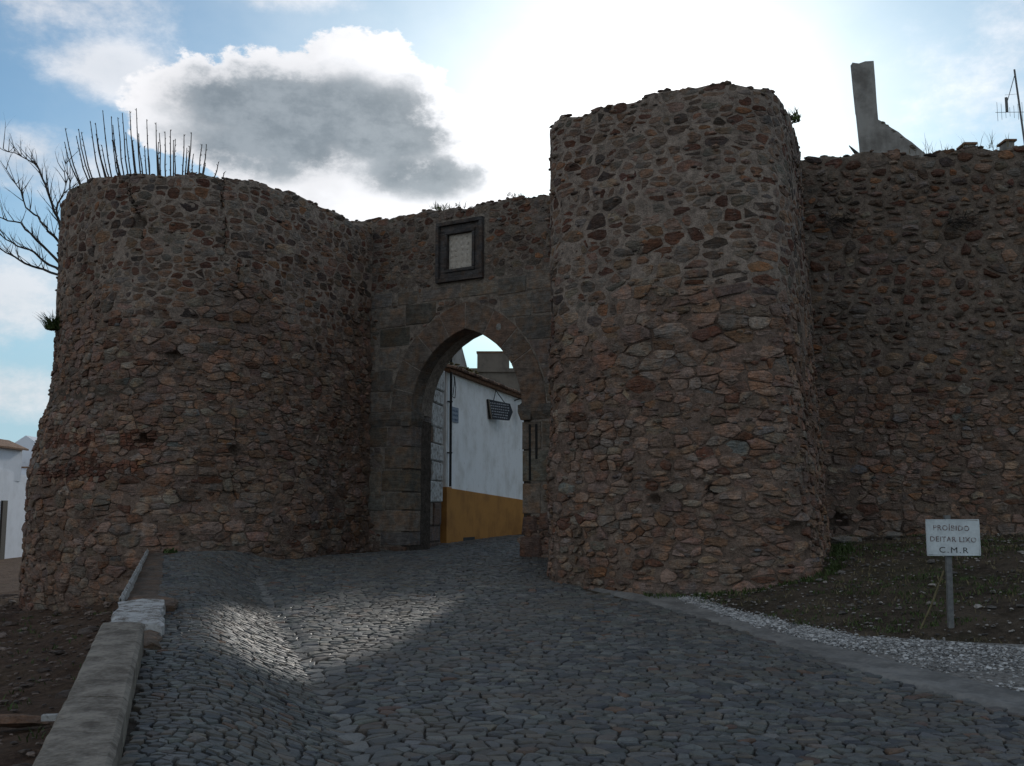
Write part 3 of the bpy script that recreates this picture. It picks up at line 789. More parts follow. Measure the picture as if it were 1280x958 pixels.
random.seed(5)
for (a, b, c, d) in BL:
    t_in = abs((a+b)/2-AM) < AW+TH+.45 and c > AS-.01
    poly = [(a, c), (b, c), (b, d), (a, d)]
    if c > AS and in_open(b, c, TH) or c > AS and in_open(a, c, TH) or (c > AS and in_open(a, d, TH)) or (c > AS and in_open(b, d, TH)):
        # trim the side that meets the arch ring
        def edge(z, sgn):
            r = ARR+TH+.012; q = r*r-(z-AS)**2
            return AM+sgn*(math.sqrt(max(q, 0))-ARC)
        sg = -1 if (a+b)/2 < AM else 1
        zs = np.linspace(c, d, 4)
        if sg < 0: poly = [(a, c)]+[(min(b, edge(z, -1)), z) for z in zs]+[(a, d)]
        else: poly = [(b, d)]+[(max(a, edge(z, 1)), z) for z in zs[::-1]]+[(b, c)]
        if c > AS and abs(poly[1][0]-poly[0][0]) < .06: pass
    # wall-face blocks are .25 deep, the ones in the jambs form the reveal
    jamb = (abs(b-1.57) < .01 or abs(a-4.60) < .01)
    tn = pick_tint(ASH, 1.0)
    if jamb:
        gblock('dressed_stone', poly, -.012, .42, tn)
    else: gblock('dressed_stone', poly, -.008-random.uniform(0, .01), .2, tn)
# hidden lower right jamb rubble and rear half of the reveals
for side, t0, t1 in ((0, 1.0, 1.45), (1, 4.72, 5.2)):
    z = .55
    while z < 3.6:
        h = random.uniform(.32, .5); h = min(h, 3.62-z+.02)
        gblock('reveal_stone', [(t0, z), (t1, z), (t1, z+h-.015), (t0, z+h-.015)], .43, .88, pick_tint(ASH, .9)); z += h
random.seed(15)
for (a, b, c, d) in [(4.58, 4.98, 1.12, 1.52), (4.52, 5.1, .55, 1.1), (5.0, 5.42, 1.2, 1.6)]:
    gblock('dressed_stone', [(a, c), (b, c+.03), (b-.04, d), (a+.03, d-.02)], -.05, .42, (.16, .105, .085), 'stone', bev=.05, jit=.02)
for (a, b, c, d) in [(.95, 1.5, .5, .80), (1.1, 1.66, .45, .7)]:
    gblock('dressed_stone', [(a, c), (b, c+.02), (b-.03, d), (a+.03, d-.02)], -.07, .42, (.13, .09, .07), 'stone', bev=.05, jit=.02)
# voussoirs of the pointed arch
PALV = [(.140, .122, .104), (.148, .124, .102), (.150, .122, .10), (.165, .115, .086), (.185, .115, .08), (.172, .122, .092), (.150, .124, .102), (.190, .108, .072), (.155, .122, .098), (.158, .122, .098), (.172, .115, .085)]
phi_max = math.acos(ARC/ARR)
k = 0
for sgn in (-1, 1):
    cuts = [0, .19, .40, .60, .82, 1.0] if sgn < 0 else [1.0, .80, .58, .40, .0]
    cuts = sorted(cuts)
    for i in range(len(cuts)-1):
        a0, a1 = cuts[i]*phi_max+.0032, cuts[i+1]*phi_max-.0032
        inn = []; outr = []
        for q in np.linspace(a0, a1, 5):
            inn.append((AM+sgn*(ARR*math.cos(q)-ARC), AS+ARR*math.sin(q)))
        rr = ARR+TH+random.uniform(-.03, .03)
        amax = math.acos(ARC/rr)
        for q in np.linspace(a0, a1 if i < len(cuts)-2 else amax-.003, 5):
            outr.append((AM+sgn*(rr*math.cos(q)-ARC), AS+rr*math.sin(q)))
        poly = inn+outr[::-1]
        if sgn > 0: poly = poly[::-1]
        poly = poly[::-1]
        gblock('arch_stone', poly, -.022, .42, tuple(.55*q*1.2+.45*c for q, c in zip(PALV[k % len(PALV)], (.172, .148, .125))), bev=.012, jit=.003)
        inn2 = [(AM+sgn*((ARR+.10)*math.cos(q)-ARC), AS+(ARR+.10)*math.sin(q)) for q in np.linspace(a0, min(a1, math.acos(ARC/(ARR+.10))), 5)]
        poly = inn2+outr[::-1]
        if sgn > 0: poly = poly[::-1]
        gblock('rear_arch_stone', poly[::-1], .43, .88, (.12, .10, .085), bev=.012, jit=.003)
        k += 1
def jamb_core(t0, t1, z0_, z1_):
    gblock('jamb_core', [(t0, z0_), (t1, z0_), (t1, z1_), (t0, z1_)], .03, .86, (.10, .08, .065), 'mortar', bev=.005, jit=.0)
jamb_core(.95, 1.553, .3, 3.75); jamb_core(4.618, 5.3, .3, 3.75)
for sgn in (-1, 1):      # bedding mortar that shows as pale joints between the arch stones
    rb = ARR+TH-.02; am = math.acos(ARC/(ARR+.012)); bm = math.acos(ARC/rb)
    pa = [(AM+sgn*((ARR+.012)*math.cos(q)-ARC), AS+(ARR+.012)*math.sin(q)) for q in np.linspace(0, am, 9)]
    pb = [(AM+sgn*(rb*math.cos(q)-ARC), AS+rb*math.sin(q)) for q in np.linspace(0, bm, 9)]
    V = [G(a, b, d) for d in (-.012, .86) for a, b in pa+pb]; f = []
    for i in range(8): f += [(i, i+1, 9+i+1, 9+i), (18+i+1, 18+i, 27+i, 27+i+1), (i+1, i, 18+i, 18+i+1), (9+i, 9+i+1, 27+i+1, 27+i)]
    f += [(0, 9, 27, 18), (8, 26, 35, 17)]
    mesh_obj('bedding_mortar', V, f, M['mortar'], gate, (.32, .265, .22))
gblock('mortar_patch', [(4.00+.07*math.cos(q), 5.78+.085*math.sin(q)) for q in np.linspace(0, 6.28, 9)[:-1]], -.034, .0, (.30, .285, .26), 'mortar', bev=.008)
# imposts (moulded band where the arch springs): chamfered profile
def impost(t0, t1, ret):
    prof = [(-.075, 3.96), (-.075, 3.80), (.0, 3.62), (.25, 3.62), (.25, 3.96)]
    V = []; f = []; n = len(prof)
    if ret == 1: ends = [(t0, 0), (t1, 1)]
    else: ends = [(t0, -1), (t1, 0)]
    for (t, e) in ends:
        for d, z in prof: V.append(G(t+(e*(-min(d, 0)) if e else 0), z, d))
    for i in range(n): f.append((i, (i+1) % n, n+(i+1) % n, n+i))
    f.append(tuple(range(n))); f.append(tuple(n+i for i in reversed(range(n))))
    mesh_obj('impost', V, f, M['ashlar'], gate, (.165, .148, .128))
    # return along the reveal
    s_ = t1 if ret == 1 else t0; sg = 1 if ret == 1 else -1
    pr2 = [(.0, 3.62), (.075, 3.80), (.075, 3.96), (-.25, 3.96), (-.25, 3.62)]
    V = []
    for dep in (-.0745, .42):
        for d, z in pr2: V.append(G(s_+sg*d, z-.001, dep))
    f = [(i, (i+1) % n, n+(i+1) % n, n+i) for i in range(n)]+[tuple(range(n)), tuple(n+i for i in reversed(range(n)))]
    mesh_obj('impost', V, f, M['ashlar'], gate, (.155, .14, .12))
impost(-.15, 1.57, 1); impost(4.60, 5.6, -1)
# worn slots cut beside the right jamb: raised near-black strips stand for the shade inside them
for (t, z0_, z1_) in ((4.80, 2.28, 3.52), (4.965, 2.75, 3.52)):
    g = MB()
    for sx in (-.022, .022): 
        p = [G(t+sx-.006, z0_, -.02), G(t+sx+.006, z0_, -.02), G(t+sx+.006, z0_, .0), G(t+sx-.006, z0_, .0)]
        q = [x+np.array([0, 0, z1_-z0_]) for x in p]
        g.add(p+q, [(0, 3, 2, 1), (4, 5, 6, 7), (0, 1, 5, 4), (1, 2, 6, 5), (2, 3, 7, 6), (3, 0, 4, 7)], (.02, .02, .02))
    p = [G(t-.02, z0_, -.0155), G(t+.02, z0_, -.0155), G(t+.02, z0_, .0), G(t-.02, z0_, .0)]; q = [x+np.array([0, 0, z1_-z0_]) for x in p]
    g.add(p+q, [(0, 3, 2, 1), (4, 5, 6, 7), (0, 1, 5, 4), (1, 2, 6, 5), (2, 3, 7, 6), (3, 0, 4, 7)], (.02, .018, .016))
    g.build('groove_shade', M['tinted'], gate)
# framed stone panel above the arch
def ring(t0, t1, z0_, z1_, wd, d0, d1, tint, name):
    for (a, b, c, d) in ((t0, t1, z1_-wd, z1_), (t0, t1, z0_, z0_+wd), (t0, t0+wd, z0_+wd+.003, z1_-wd-.003), (t1-wd, t1, z0_+wd+.003, z1_-wd-.003)):
        gblock(name, [(a, c), (b, c), (b, d), (a, d)], d0, d1, tint, bev=.014, jit=.003)
fr = empty('window_frame', (0, 0, 0), 'moulded dark stone frame', None); del fr['label']
fr.parent = gate; fr.location = Vector(G(2.94, 7.7)) - Vector(gate.location)
def ringp(t0, t1, z0_, z1_, wd, d0, d1, tint):
    for (a, b, c, d) in ((t0, t1, z1_-wd, z1_), (t0, t1, z0_, z0_+wd), (t0, t0+wd, z0_+wd+.003, z1_-wd-.003), (t1-wd, t1, z0_+wd+.003, z1_-wd-.003)):
        gblock('frame_stone', [(a, c), (b, c), (b, d), (a, d)], d0, d1, tint, parent=fr, bev=.014, jit=.003)
ringp(2.29, 3.59, 6.97, 8.42, .085, -.11, .1, (.085, .078, .075))
ringp(2.378, 3.502, 7.058, 8.332, .14, -.035, .1, (.095, .088, .085))
ringp(2.52, 3.36, 7.20, 8.19, .07, -.075, .1, (.075, .07, .068))
gblock('carved_panel', [(2.592, 7.272), (3.288, 7.272), (3.288, 8.118), (2.592, 8.118)], .03, .12, (.46, .40, .36), 'panel', bev=.01)
random.seed(9)
for i in range(5):
    for j in range(6):
        t = 2.66+i*.145+random.uniform(-.02, .02); z = 7.34+j*.14+random.uniform(-.02, .02); r = random.uniform(.035, .06)
        gblock('panel_relief', [(t+r*math.cos(q)*random.uniform(.8, 1.2), z+r*1.15*math.sin(q)*random.uniform(.8, 1.2)) for q in np.linspace(0, 6.28, 7)[:-1]], .018, .04, (.44, .385, .345), 'panel', bev=.012, jit=.003)

# ------------------------------------------------------------------ side wall of the passage behind the arch
pw = empty('passage_wall', (-2.05, 26, .7), 'narrow wall with whitewashed corner stones just inside the arch, on the left', 'wall')
PA = np.array([-2.33, 24.62]); PB = np.array([-1.86, 27.35])
PDv = (PB-PA)/np.linalg.norm(PB-PA); PNv = np.array([PDv[1], -PDv[0]]); PL = np.linalg.norm(PB-PA)
def pblock(name, s0, s1, z0_, z1_, d, tint, mt):
    V = []
    j = lambda: random.uniform(-.012, .012)
    for dd, ins in ((-.35, 0), (d-.03, 0), (d, .03)):
        for (s_, z) in ((s0+ins, z0_+ins), (s1-ins, z0_+ins), (s1-ins, z1_-ins), (s0+ins, z1_-ins)):
            p = PA+PDv*(s_+j())+PNv*(dd+j()*.5); V.append((p[0], p[1], z+j()))
    f = [(r*4+i, r*4+(i+1) % 4, r*4+4+(i+1) % 4, r*4+4+i) for r in (0, 1) for i in range(4)]+[(8, 9, 10, 11), (3, 2, 1, 0)]
    return mesh_obj(name, V, f, M[mt], pw, tint)
random.seed(33)
z = .35; row = 0
while z < 5.75:
    h = random.uniform(.30, .62); sq = PL-(1.3 if row % 2 else .95)+random.uniform(-.25, .15)
    if z < 1.5: sq = PL-.12
    s_ = 0
    while s_ < sq-.15:
        w = min(random.uniform(.4, .8), sq-s_)
        if sq-s_-w < .2: w = sq-s_
        pblock('stone', s_+.01, s_+w-.01, z+.01, z+h-.01, random.uniform(-.02, .03), pick_tint(PAL_LOW, .8), 'stone'); s_ += w
    if z >= 1.5: pblock('quoin', sq+.01, PL, z+.01, z+h-.008, random.uniform(.02, .06), (.4, .4, .4), 'white_paint')
    z += h; row += 1
cv = MB()
c0 = PA-PNv*.3; c1 = PB-PNv*.3
for a, b in ((PA-PNv*.0, PB-PNv*.0),):
    V = [(*(PA-PNv*.03), 0), (*(PB-PNv*.03-PDv*.03), 0), (*(PB-PNv*.5-PDv*.03), 0), (*(PA-PNv*.5), 0)]; V += [(x, y, 5.7) for x, y, _ in V]
    cv.add(V, [(0, 3, 2, 1), (4, 5, 6, 7), (0, 1, 5, 4), (1, 2, 6, 5), (2, 3, 7, 6), (3, 0, 4, 7)], (.10, .08, .065))
cv.build('mortar_core', M['mortar'], pw)

# ------------------------------------------------------------------ white house seen through the arch
HA = np.array([-1.80, 27.9]); HB = np.array([.95, 37.0]); HD = (HB-HA)/np.linalg.norm(HB-HA); HN = np.array([HD[1], -HD[0]]); HL = np.linalg.norm(HB-HA)
def hp(s_, z, d=0.0): p = HA+HD*s_+HN*d; return (float(p[0]), float(p[1]), z)
house = empty('white_house', hp(4, .6), 'whitewashed house with an ochre band along its foot, seen through the arch', 'house')
def hbox(name, s0, s1, z0_, z1_, d0, d1, mt, parent=house, zz=None, tint=(.3, .3, .3)):
    z1b = z1_ if zz is None else zz
    V = [hp(s0, z0_, d0), hp(s1, z0_, d0), hp(s1, z0_, d1), hp(s0, z0_, d1), hp(s0, z1_, d0), hp(s1, z1b, d0), hp(s1, z1b, d1), hp(s0, z1_, d1)]
    return mesh_obj(name, V, [(0, 3, 2, 1), (4, 5, 6, 7), (0, 1, 5, 4), (1, 2, 6, 5), (2, 3, 7, 6), (3, 0, 4, 7)], M[mt], parent, tint)
hbox('wall', 0, HL, .3, 5.42, -4, 0, 'plaster')
hbox('dado', -.04, HL, .25, 2.25, -.3, .035, 'ochre', zz=1.93)
hbox('dado_pilaster', -.06, .32, .25, 2.27, -.3, .06, 'ochre')
hbox('vent_opening', 1.35, 2.35, .55, .88, -.1, .042, 'black')
roof = hbox('roof', -.1, HL, 5.42, 5.50, -4, .14, 'tile')
random.seed(77)
for i in range(52):      # eave tiles
    s_ = -.05+i*.18; V = []; n = 6
    for dd, zr in ((.30+random.uniform(-.02, .03), 5.49), (-.5, 5.66)):
        for k in range(n+1):
            a = math.pi*k/n; V.append(hp(s_+.075*math.cos(a), zr+.075*math.sin(a)+random.uniform(-.004, .004), dd))
        for k in range(n+1):
            a = math.pi*k/n; V.append(hp(s_+.058*math.cos(a), zr+.058*math.sin(a), dd))
    m = n+1; f = []
    for k in range(n):
        f += [(k, k+1, 2*m+k+1, 2*m+k), (m+k+1, m+k, 3*m+k, 3*m+k+1), (k+1, k, m+k, m+k+1)]
    kk = random.uniform(.6, 1.9)
    mesh_obj('roof_tile', V, f, M['tinted'], roof, (.19*kk, .125*kk, .09*kk))
lm = MB()
for i in range(140): rock(lm, hp(random.uniform(-.1, 2.2), 5.62+random.uniform(-.04, .05), random.uniform(-.3, .26)), (.05, .05, .025), None, (.13, .11, .03))
lm.build('lichen', M['tinted'], roof, kind='stuff')
V = [hp(0, 5.5, -.3), hp(HL, 5.5, -.3), hp(HL, 6.3, -4), hp(0, 6.3, -4)]
mesh_obj('roof_slope', V, [(0, 1, 2, 3)], M['tile'], roof)
dp = MB(); dp.tube([hp(.12, z, .09) for z in (5.9, 5.0, 4, 3, 2.28)], .035, 8, (.05, .05, .05)); dp.tube([hp(.12, 5.9, .09), hp(.12, 6.1, .0), hp(.12, 6.2, -.2)], .035, 8, (.05, .05, .05))
for z in (4.6, 3.2): dp.tube([hp(.03, z, .02), hp(.12, z, .13), hp(.22, z, .02)], .02, 5, (.05, .05, .05))
dp.build('drainpipe', M['black'], house)
cb = MB(); cb.tube([hp(.35+.13*math.sin(a*2.1), 5.35-.45*a, .06+.03*math.cos(a*3)) for a in np.linspace(0, 1.3, 9)]+[hp(.55, 4.75, .05), hp(.62, 5.05, .05), hp(.5, 5.35, .05)], .012, 5, (.05, .05, .05)); cb.build('cable', M['black'], house)
# big tapering chimney on the roof behind the eave
ch = MB()
V = [hp(-1.2, 5.5, -.35), hp(3.1, 5.5, -.35), hp(3.1, 5.5, -1.0), hp(-1.2, 5.5, -1.0), hp(-.9, 7.5, -.36), hp(1.35, 7.5, -.36), hp(1.35, 7.5, -.95), hp(-.9, 7.5, -.95)]
ch.add(V, [(0, 3, 2, 1), (4, 5, 6, 7), (0, 1, 5, 4), (1, 2, 6, 5), (2, 3, 7, 6), (3, 0, 4, 7)], (.3, .3, .3))
ch.build('chimney', M['plaster_grey'], house)
# street name plate (blue and white tiles)
pl = empty('street_plate', hp(.6, 4.1, .03), 'small square blue and white tiled street plate beside the drainpipe', 'plaque')
hbox('plate_board', .26, .92, 4.08, 4.50, .004, .03, 'tinted', pl, tint=(.24, .28, .33))
random.seed(4)
for r_ in range(3):
    for c_ in range(6):
        s0 = .33+c_*.09; hbox('glyph', s0, s0+random.uniform(.03, .06), 4.13+r_*.12, 4.17+r_*.12+random.uniform(0, .02), .031, .034, 'tinted', pl, tint=(.06, .10, .17))
# wooden inn board hung on a cord
bd = empty('hanging_board', hp(4.1, 4.0, .05), 'dark wooden board with carved pale lettering hanging from a cord on the white wall', 'sign')

BA = Vector((-.76, 31.25, 0)); BB = Vector((.0, 32.35, 0)); BD = (BB-BA).normalized(); BN = Vector((BD.y, -BD.x, 0)); BW = (BB-BA).length
bd.location = (BA.x, BA.y, 4.4)
def bp(s_, z, d=0): p = BA+BD*s_+BN*d; return (p.x, p.y, z)
def bpoly(name, pts, d0, d1, mt, tint=(.03, .03, .03), parent=bd):
    n = len(pts); V = [bp(a, b, d0) for a, b in pts]+[bp(a, b, d1) for a, b in pts]
    f = [(i, (i+1) % n, n+(i+1) % n, n+i) for i in range(n)]+[tuple(reversed(range(n))), tuple(n+i for i in range(n))]
    return mesh_obj(name, V, f, M[mt], parent, tint)
pts = [(.16, 4.44), (1.16, 4.46), (1.34, 4.74), (1.18, 4.99), (.0, 5.03)]
bpoly('board', pts, -.05, .03, 'tinted', (.035, .038, .045))
bpoly('board_edge', [(.0, 5.03), (.16, 4.44), (.20, 4.45), (.05, 5.02)], -.06, .045, 'tinted', (.20, .17, .13))
cdm = MB(); cdm.tube([bp(.34, 5.02, .0), bp(.52, 5.36, -.05), bp(.93, 5.00, .0)], .014, 5, (.04, .04, .04)); cdm.build('cord', M['black'], bd)
random.seed(3)
for r_ in range(6):
    z = 4.93-r_*.083; s_ = .10+r_*.03
    while s_ < 1.12-.02*r_:
        w = random.uniform(.035, .10)
        bpoly('glyph', [(s_, z-.018), (s_+w, z-.018), (s_+w, z+.018), (s_, z+.018)], .031, .036, 'tinted', (.30, .31, .33)); s_ += w+random.uniform(.02, .05)
# lantern on its bracket
ln = empty('wall_lantern', hp(6.7, 4.6, .3), 'black iron wall lantern with glass panes under the tiled eave, right of the hanging board', 'lantern')
lp = hp(6.5, 0, .34)
k = MB(); k.tube([hp(6.5, 5.3, .0), hp(6.5, 5.36, .2), (lp[0], lp[1], 5.28)], .022, 6); k.build('bracket', M['black'], ln)
def frust(mb, c, r0, r1, z0_, z1_, n=6):
    V = [(c[0]+r0*math.cos(2*math.pi*i/n), c[1]+r0*math.sin(2*math.pi*i/n), z0_) for i in range(n)]+[(c[0]+r1*math.cos(2*math.pi*i/n), c[1]+r1*math.sin(2*math.pi*i/n), z1_) for i in range(n)]
    mb.add(V, [(i, (i+1) % n, n+(i+1) % n, n+i) for i in range(n)]+[tuple(reversed(range(n))), tuple(range(n, 2*n))], (.1, .1, .1))
k = MB(); frust(k, lp, .17, .03, 5.12, 5.28); k.build('lantern_roof', M['black'], ln)
k = MB(); frust(k, lp, .10, .145, 4.74, 5.115); k.build('glass', M['plaster_clean'], ln)
k = MB()
for i in range(6):
    a = 2*math.pi*i/6; k.tube([(lp[0]+.105*math.cos(a), lp[1]+.105*math.sin(a), 4.73), (lp[0]+.15*math.cos(a), lp[1]+.15*math.sin(a), 5.12)], .012, 4)
frust(k, lp, .05, .11, 4.66, 4.735); k.build('lantern_frame', M['black'], ln)

# ------------------------------------------------------------------ battlemented keep far behind
kp = empty('castle_keep', (-1, 61.5, .9), 'far crenellated stone building rising over the tiled roof inside the arch', 'castle')
k = MB(); k.box((.4, 62, 5.2), (6.0, 4, 9.2)); k.build('wall', M['keep'], kp)
k = MB(); k.box((.4, 62, 9.9), (6.3, 4.3, .22)); k.build('cornice', M['keep'], kp)
for (x0, x1, zt) in ((-2.06, -.16, 10.96), (.06, 1.9, 10.8), (2.3, 3.4, 10.8)):
    k = MB(); k.box(((x0+x1)/2, 60.3, (10.012+zt)/2), (x1-x0, .6, zt-10.012)); m_ = k.build('merlon', M['keep'], kp)
    k = MB(); k.box(((x0+x1)/2, 60.3, zt+.042), (x1-x0+.1, .7, .08)); k.build('merlon_cap', M['tile'], m_)
# plain house box, then a house added up the street to block low sun
def house_box(name, c, size, rz, label, group=None, mt='plaster_clean', win=True, roofc='tile'):
    h = empty(name, (c[0], c[1], c[2]), label, 'house', group)
    k = MB(); k.box((c[0], c[1], c[2]+size[2]/2), size, rz); k.build('wall', M[mt], h)
    return h

sh = empty('sun_block_house', (3.4, 42, .9), 'tall plain unseen house added up the street to block the low sun, hidden by the right jamb', 'house')  # added out of view; cuts the low sun so the lit road patch starts nearer
k = MB(); k.box((3.6, 42, 4.6), (5.6, 7, 8.4)); k.build('wall', M['plaster'], sh)
for i, x in enumerate((1.9, 3.6, 5.2)):
    for z in (3.0, 6.2):
        k = MB(); k.box((x, 38.47, z+.7), (.9, .08, 1.3)); wn = k.build('window', M['plaster_clean'], sh)
        k = MB(); k.box((x, 38.42, z+.7), (.7, .06, 1.1)); k.build('pane', M['black'], wn)
k = MB(); k.box((2.8, 38.45, 1.9), (1.0, .1, 2.1)); k.build('door', M['dark_wood'], sh)
k = MB(); k.box((3.6, 42, 8.88), (5.9, 7.3, .14)); k.build('roof', M['tile'], sh)
# ------------------------------------------------------------------ whitewashed houses far left
def gable_box(mb, c, size, rz, rise):
    ca, sa = math.cos(rz), math.sin(rz); hx, hy = size[0]/2, size[1]/2; P = []
    for (x, y, z) in ((-hx, -hy, 0), (hx, -hy, 0), (hx, hy, 0), (-hx, hy, 0), (-hx, -hy, size[2]), (hx, -hy, size[2]), (hx, hy, size[2]), (-hx, hy, size[2]), (0, -hy, size[2]+rise), (0, hy, size[2]+rise)):
        P.append((c[0]+x*ca-y*sa, c[1]+x*sa+y*ca, c[2]+z))
    mb.add(P, [(0, 3, 2, 1), (0, 1, 5, 8, 4), (2, 3, 7, 9, 6), (1, 2, 6, 5), (3, 0, 4, 7), (5, 6, 9, 8), (7, 4, 8, 9)], (.5, .5, .5))
h1 = empty('white_house', (-22.4, 47, -.6), 'white house with a narrow dark door at the far left edge, beyond the tower', 'house')
# a front face turned to us and a long side receding to the right
k = MB()
a = np.array([-22.55, 44.0]); e = np.array([-23.2, 53.5]); l = np.array([-30, 43.3])
b2 = np.array([-30.5, 53])
V = [(*l, -.8), (*a, -.8), (*e, -.8), (*b2, -.8), (*l, 3.6), (*a, 3.6), (*e, 2.9), (*b2, 2.9)]
k.add(V, [(0, 3, 2, 1), (4, 5, 6, 7), (0, 1, 5, 4), (1, 2, 6, 5), (2, 3, 7, 6), (3, 0, 4, 7)], (.5, .5, .5)); k.build('wall', M['plaster_clean'], h1)
k = MB(); k.box((-22.66, 46.0, .75), (.12, .5, 2.7), R(4)); k.build('door', M['dark_wood'], h1)
k = MB(); gable_box(k, (-23.5, 46.3, 3.0), (1.5, 2.6, 1.45), 0, .35); c_ = k.build('chimney', M['plaster_clean'], h1)
k = MB(); k.add([(-24.4, 44.9, 4.42), (-23.5, 44.9, 4.84), (-22.55, 44.9, 4.42), (-22.55, 47.8, 4.42), (-23.5, 47.8, 4.84), (-24.4, 47.8, 4.42), (-24.4, 44.9, 4.50), (-23.5, 44.9, 4.92), (-22.55, 44.9, 4.50), (-22.55, 47.8, 4.50), (-23.5, 47.8, 4.92), (-24.4, 47.8, 4.50)],
 [(0, 1, 4, 5), (1, 2, 3, 4), (7, 6, 11, 10), (8, 7, 10, 9), (0, 6, 7, 1), (1, 7, 8, 2), (2, 8, 9, 3), (3, 9, 10, 4), (4, 10, 11, 5), (5, 11, 6, 0)], (.1, .1, .1)); k.build('chimney_cap', M['tile'], c_)
h2 = empty('white_house', (-25, 58, -.6), 'low white house with a small gabled chimney, farthest back at the left edge', 'house')
k = MB(); k.box((-27.2, 57.5, 1.55), (4.2, 6, 4.7)); k.build('wall', M['plaster_clean'], h2)
k = MB(); gable_box(k, (-26.3, 56, 3.9), (1.35, 1.35, 1.35), 0, .45); k.build('chimney', M['plaster_clean'], h2)
k = MB(); k.box((-27.2, 57.5, 3.94), (4.4, 6.2, .08)); k.build('parapet', M['tile'], h2)

# ------------------------------------------------------------------ ruined white gable over the curtain wall
gb = empty('ruined_gable', (8.1, 21.5, 8.2), 'tall narrow remnant of a whitewashed wall with a sloping shoulder, standing behind the curtain wall', 'ruin')
pts = [(7.66, 8.0), (9.2, 8.0), (9.02, 9.33), (8.86, 9.47), (8.72, 9.60), (8.58, 9.70), (8.44, 9.83), (8.28, 9.93), (8.14, 10.04), (8.01, 10.11), (7.995, 10.5), (7.985, 11.0), (7.97, 11.46), (7.78, 11.45), (7.64, 11.40), (7.50, 11.42), (7.53, 10.8), (7.56, 10.3), (7.57, 10.25), (7.61, 9.6)]
n = len(pts); V = [(x, 21.5, z) for x, z in pts]+[(x, 21.64, z+random.uniform(-.01, .01)) for x, z in pts]
f = [((i+1) % n, i, n+i, n+(i+1) % n) for i in range(n)]+[tuple(range(n)), tuple(n+i for i in reversed(range(n)))]
mesh_obj('wall', V, f, M['plaster_grey'], gb)
k = MB()
for i in range(46):
    q = random.random(); x = 8.05+.85*q; rock(k, (x, 21.5+random.uniform(0, .14), 10.1-.78*q+random.uniform(-.02, .03)), (.05, .05, .03), None, (.2, .18, .15))
k.build('rubble', M['stone'], gb, kind='stuff')
tl = empty('roof_slab', (10.2, 20.4, 8.9), 'low dark roof slab poking over the curtain wall, left of the last one at the edge', 'roof', 'roof slabs showing over the curtain wall')
def slab(root, px0, px1, pyt, D, pyb=190):
    x0 = (px0-640)/1280*D*1.045; x1 = (px1-640)/1280*D*1.045
    c, sn = math.cos(PITCH), math.sin(PITCH); b = (479-pyt)/1280; zt = EYE+(sn+c*b)/(c-sn*b)*D
    k = MB(); k.box(((x0+x1)/2, D+.15, zt-.5), (x1-x0, .3, 1.0), 0); k.build('wall', M['plaster_grey'], root)
    k = MB(); k.box(((x0+x1)/2, D+.15, zt+.022), (x1-x0+.08, .38, .04), 0); k.build('slab', M['tile'], root)
slab(tl, 1203, 1215, 181, 20.4)
tl2 = empty('roof_slab', (10.9, 20.4, 8.9), 'low dark roof slab poking over the curtain wall, nearest the right edge', 'roof', 'roof slabs showing over the curtain wall')
slab(tl2, 1254, 1264, 177, 20.4)
an = empty('tv_antenna', (13.6, 26, 8.5), 'thin leaning television aerial on a mast above the wall at the far right', 'antenna')
k = MB(); k.tube([(13.72, 26, 8.5), (13.37, 26, 13.28)], [.032, .024], 6, (.1, .1, .12)); k.build('mast', M['metal'], an)
k = MB()
k.tube([(12.75, 25.9, 12.05), (13.6, 26.05, 12.12)], .007, 4)
for i in range(7): x = 12.8+i*.11; l_ = .08+.03*abs(i-3); k.tube([(x, 25.9, 12.06-l_*1.5), (x, 25.9, 12.06+l_*1.6)], .005, 4)
k.tube([(13.05, 25.95, 12.55), (13.42, 26, 12.6)], .004, 4)
k.tube([(13.1, 26, 12.3), (13.36, 26, 13.1)], .010, 4)
k.tube([(13.1, 26, 12.1), (13.1, 26, 12.5)], .04, 5)
k.build('aerial', M['metal'], an)

# ------------------------------------------------------------------ the road
road = MB()
ys = np.concatenate([np.arange(2.0, 24, .2), np.arange(24, 60, .6)])
def road_edges(y):
    xl = xpar(y)+.37 if y < 19 else (np.interp(y, [19, 20.5, 22.3, 24.3, 26, 40], [-6.3, -6.5, -5.0, -2.6, -2.0, -1.5]))
    xr = np.interp(y, EYY, EXX)
    xr = np.interp(y, [15, 17.2, 18, 22, 24, 40], [xr, 1.05, 1.0, 1.0, 1.2, 4]) if y > 15.3 else xr
    return float(xl), float(xr)
NX = 46
V = []
for y in ys:
    xl, xr = road_edges(y)
    for i in range(NX+1):
        x = xl+(xr-xl)*i/NX; V.append((x, y, float(H(x, y))+.002+rough_h(x*2, y*2)*.08))
Fc = [(j*(NX+1)+i, j*(NX+1)+i+1, (j+1)*(NX+1)+i+1, (j+1)*(NX+1)+i) for j in range(len(ys)-1) for i in range(NX)]
rd = mesh_obj('road', V, Fc, M['joint'], kind='structure', smooth=True)
random.seed(61)
seeds = []; gaps = []; y = 3.6
PALC = [((.108, .110, .102), 34), ((.088, .090, .087), 22), ((.128, .127, .115), 18), ((.132, .112, .09), 10), ((.085, .073, .062), 5), ((.056, .059, .062), 8), ((.15, .145, .13), 3), ((.125, .075, .05), 2)]
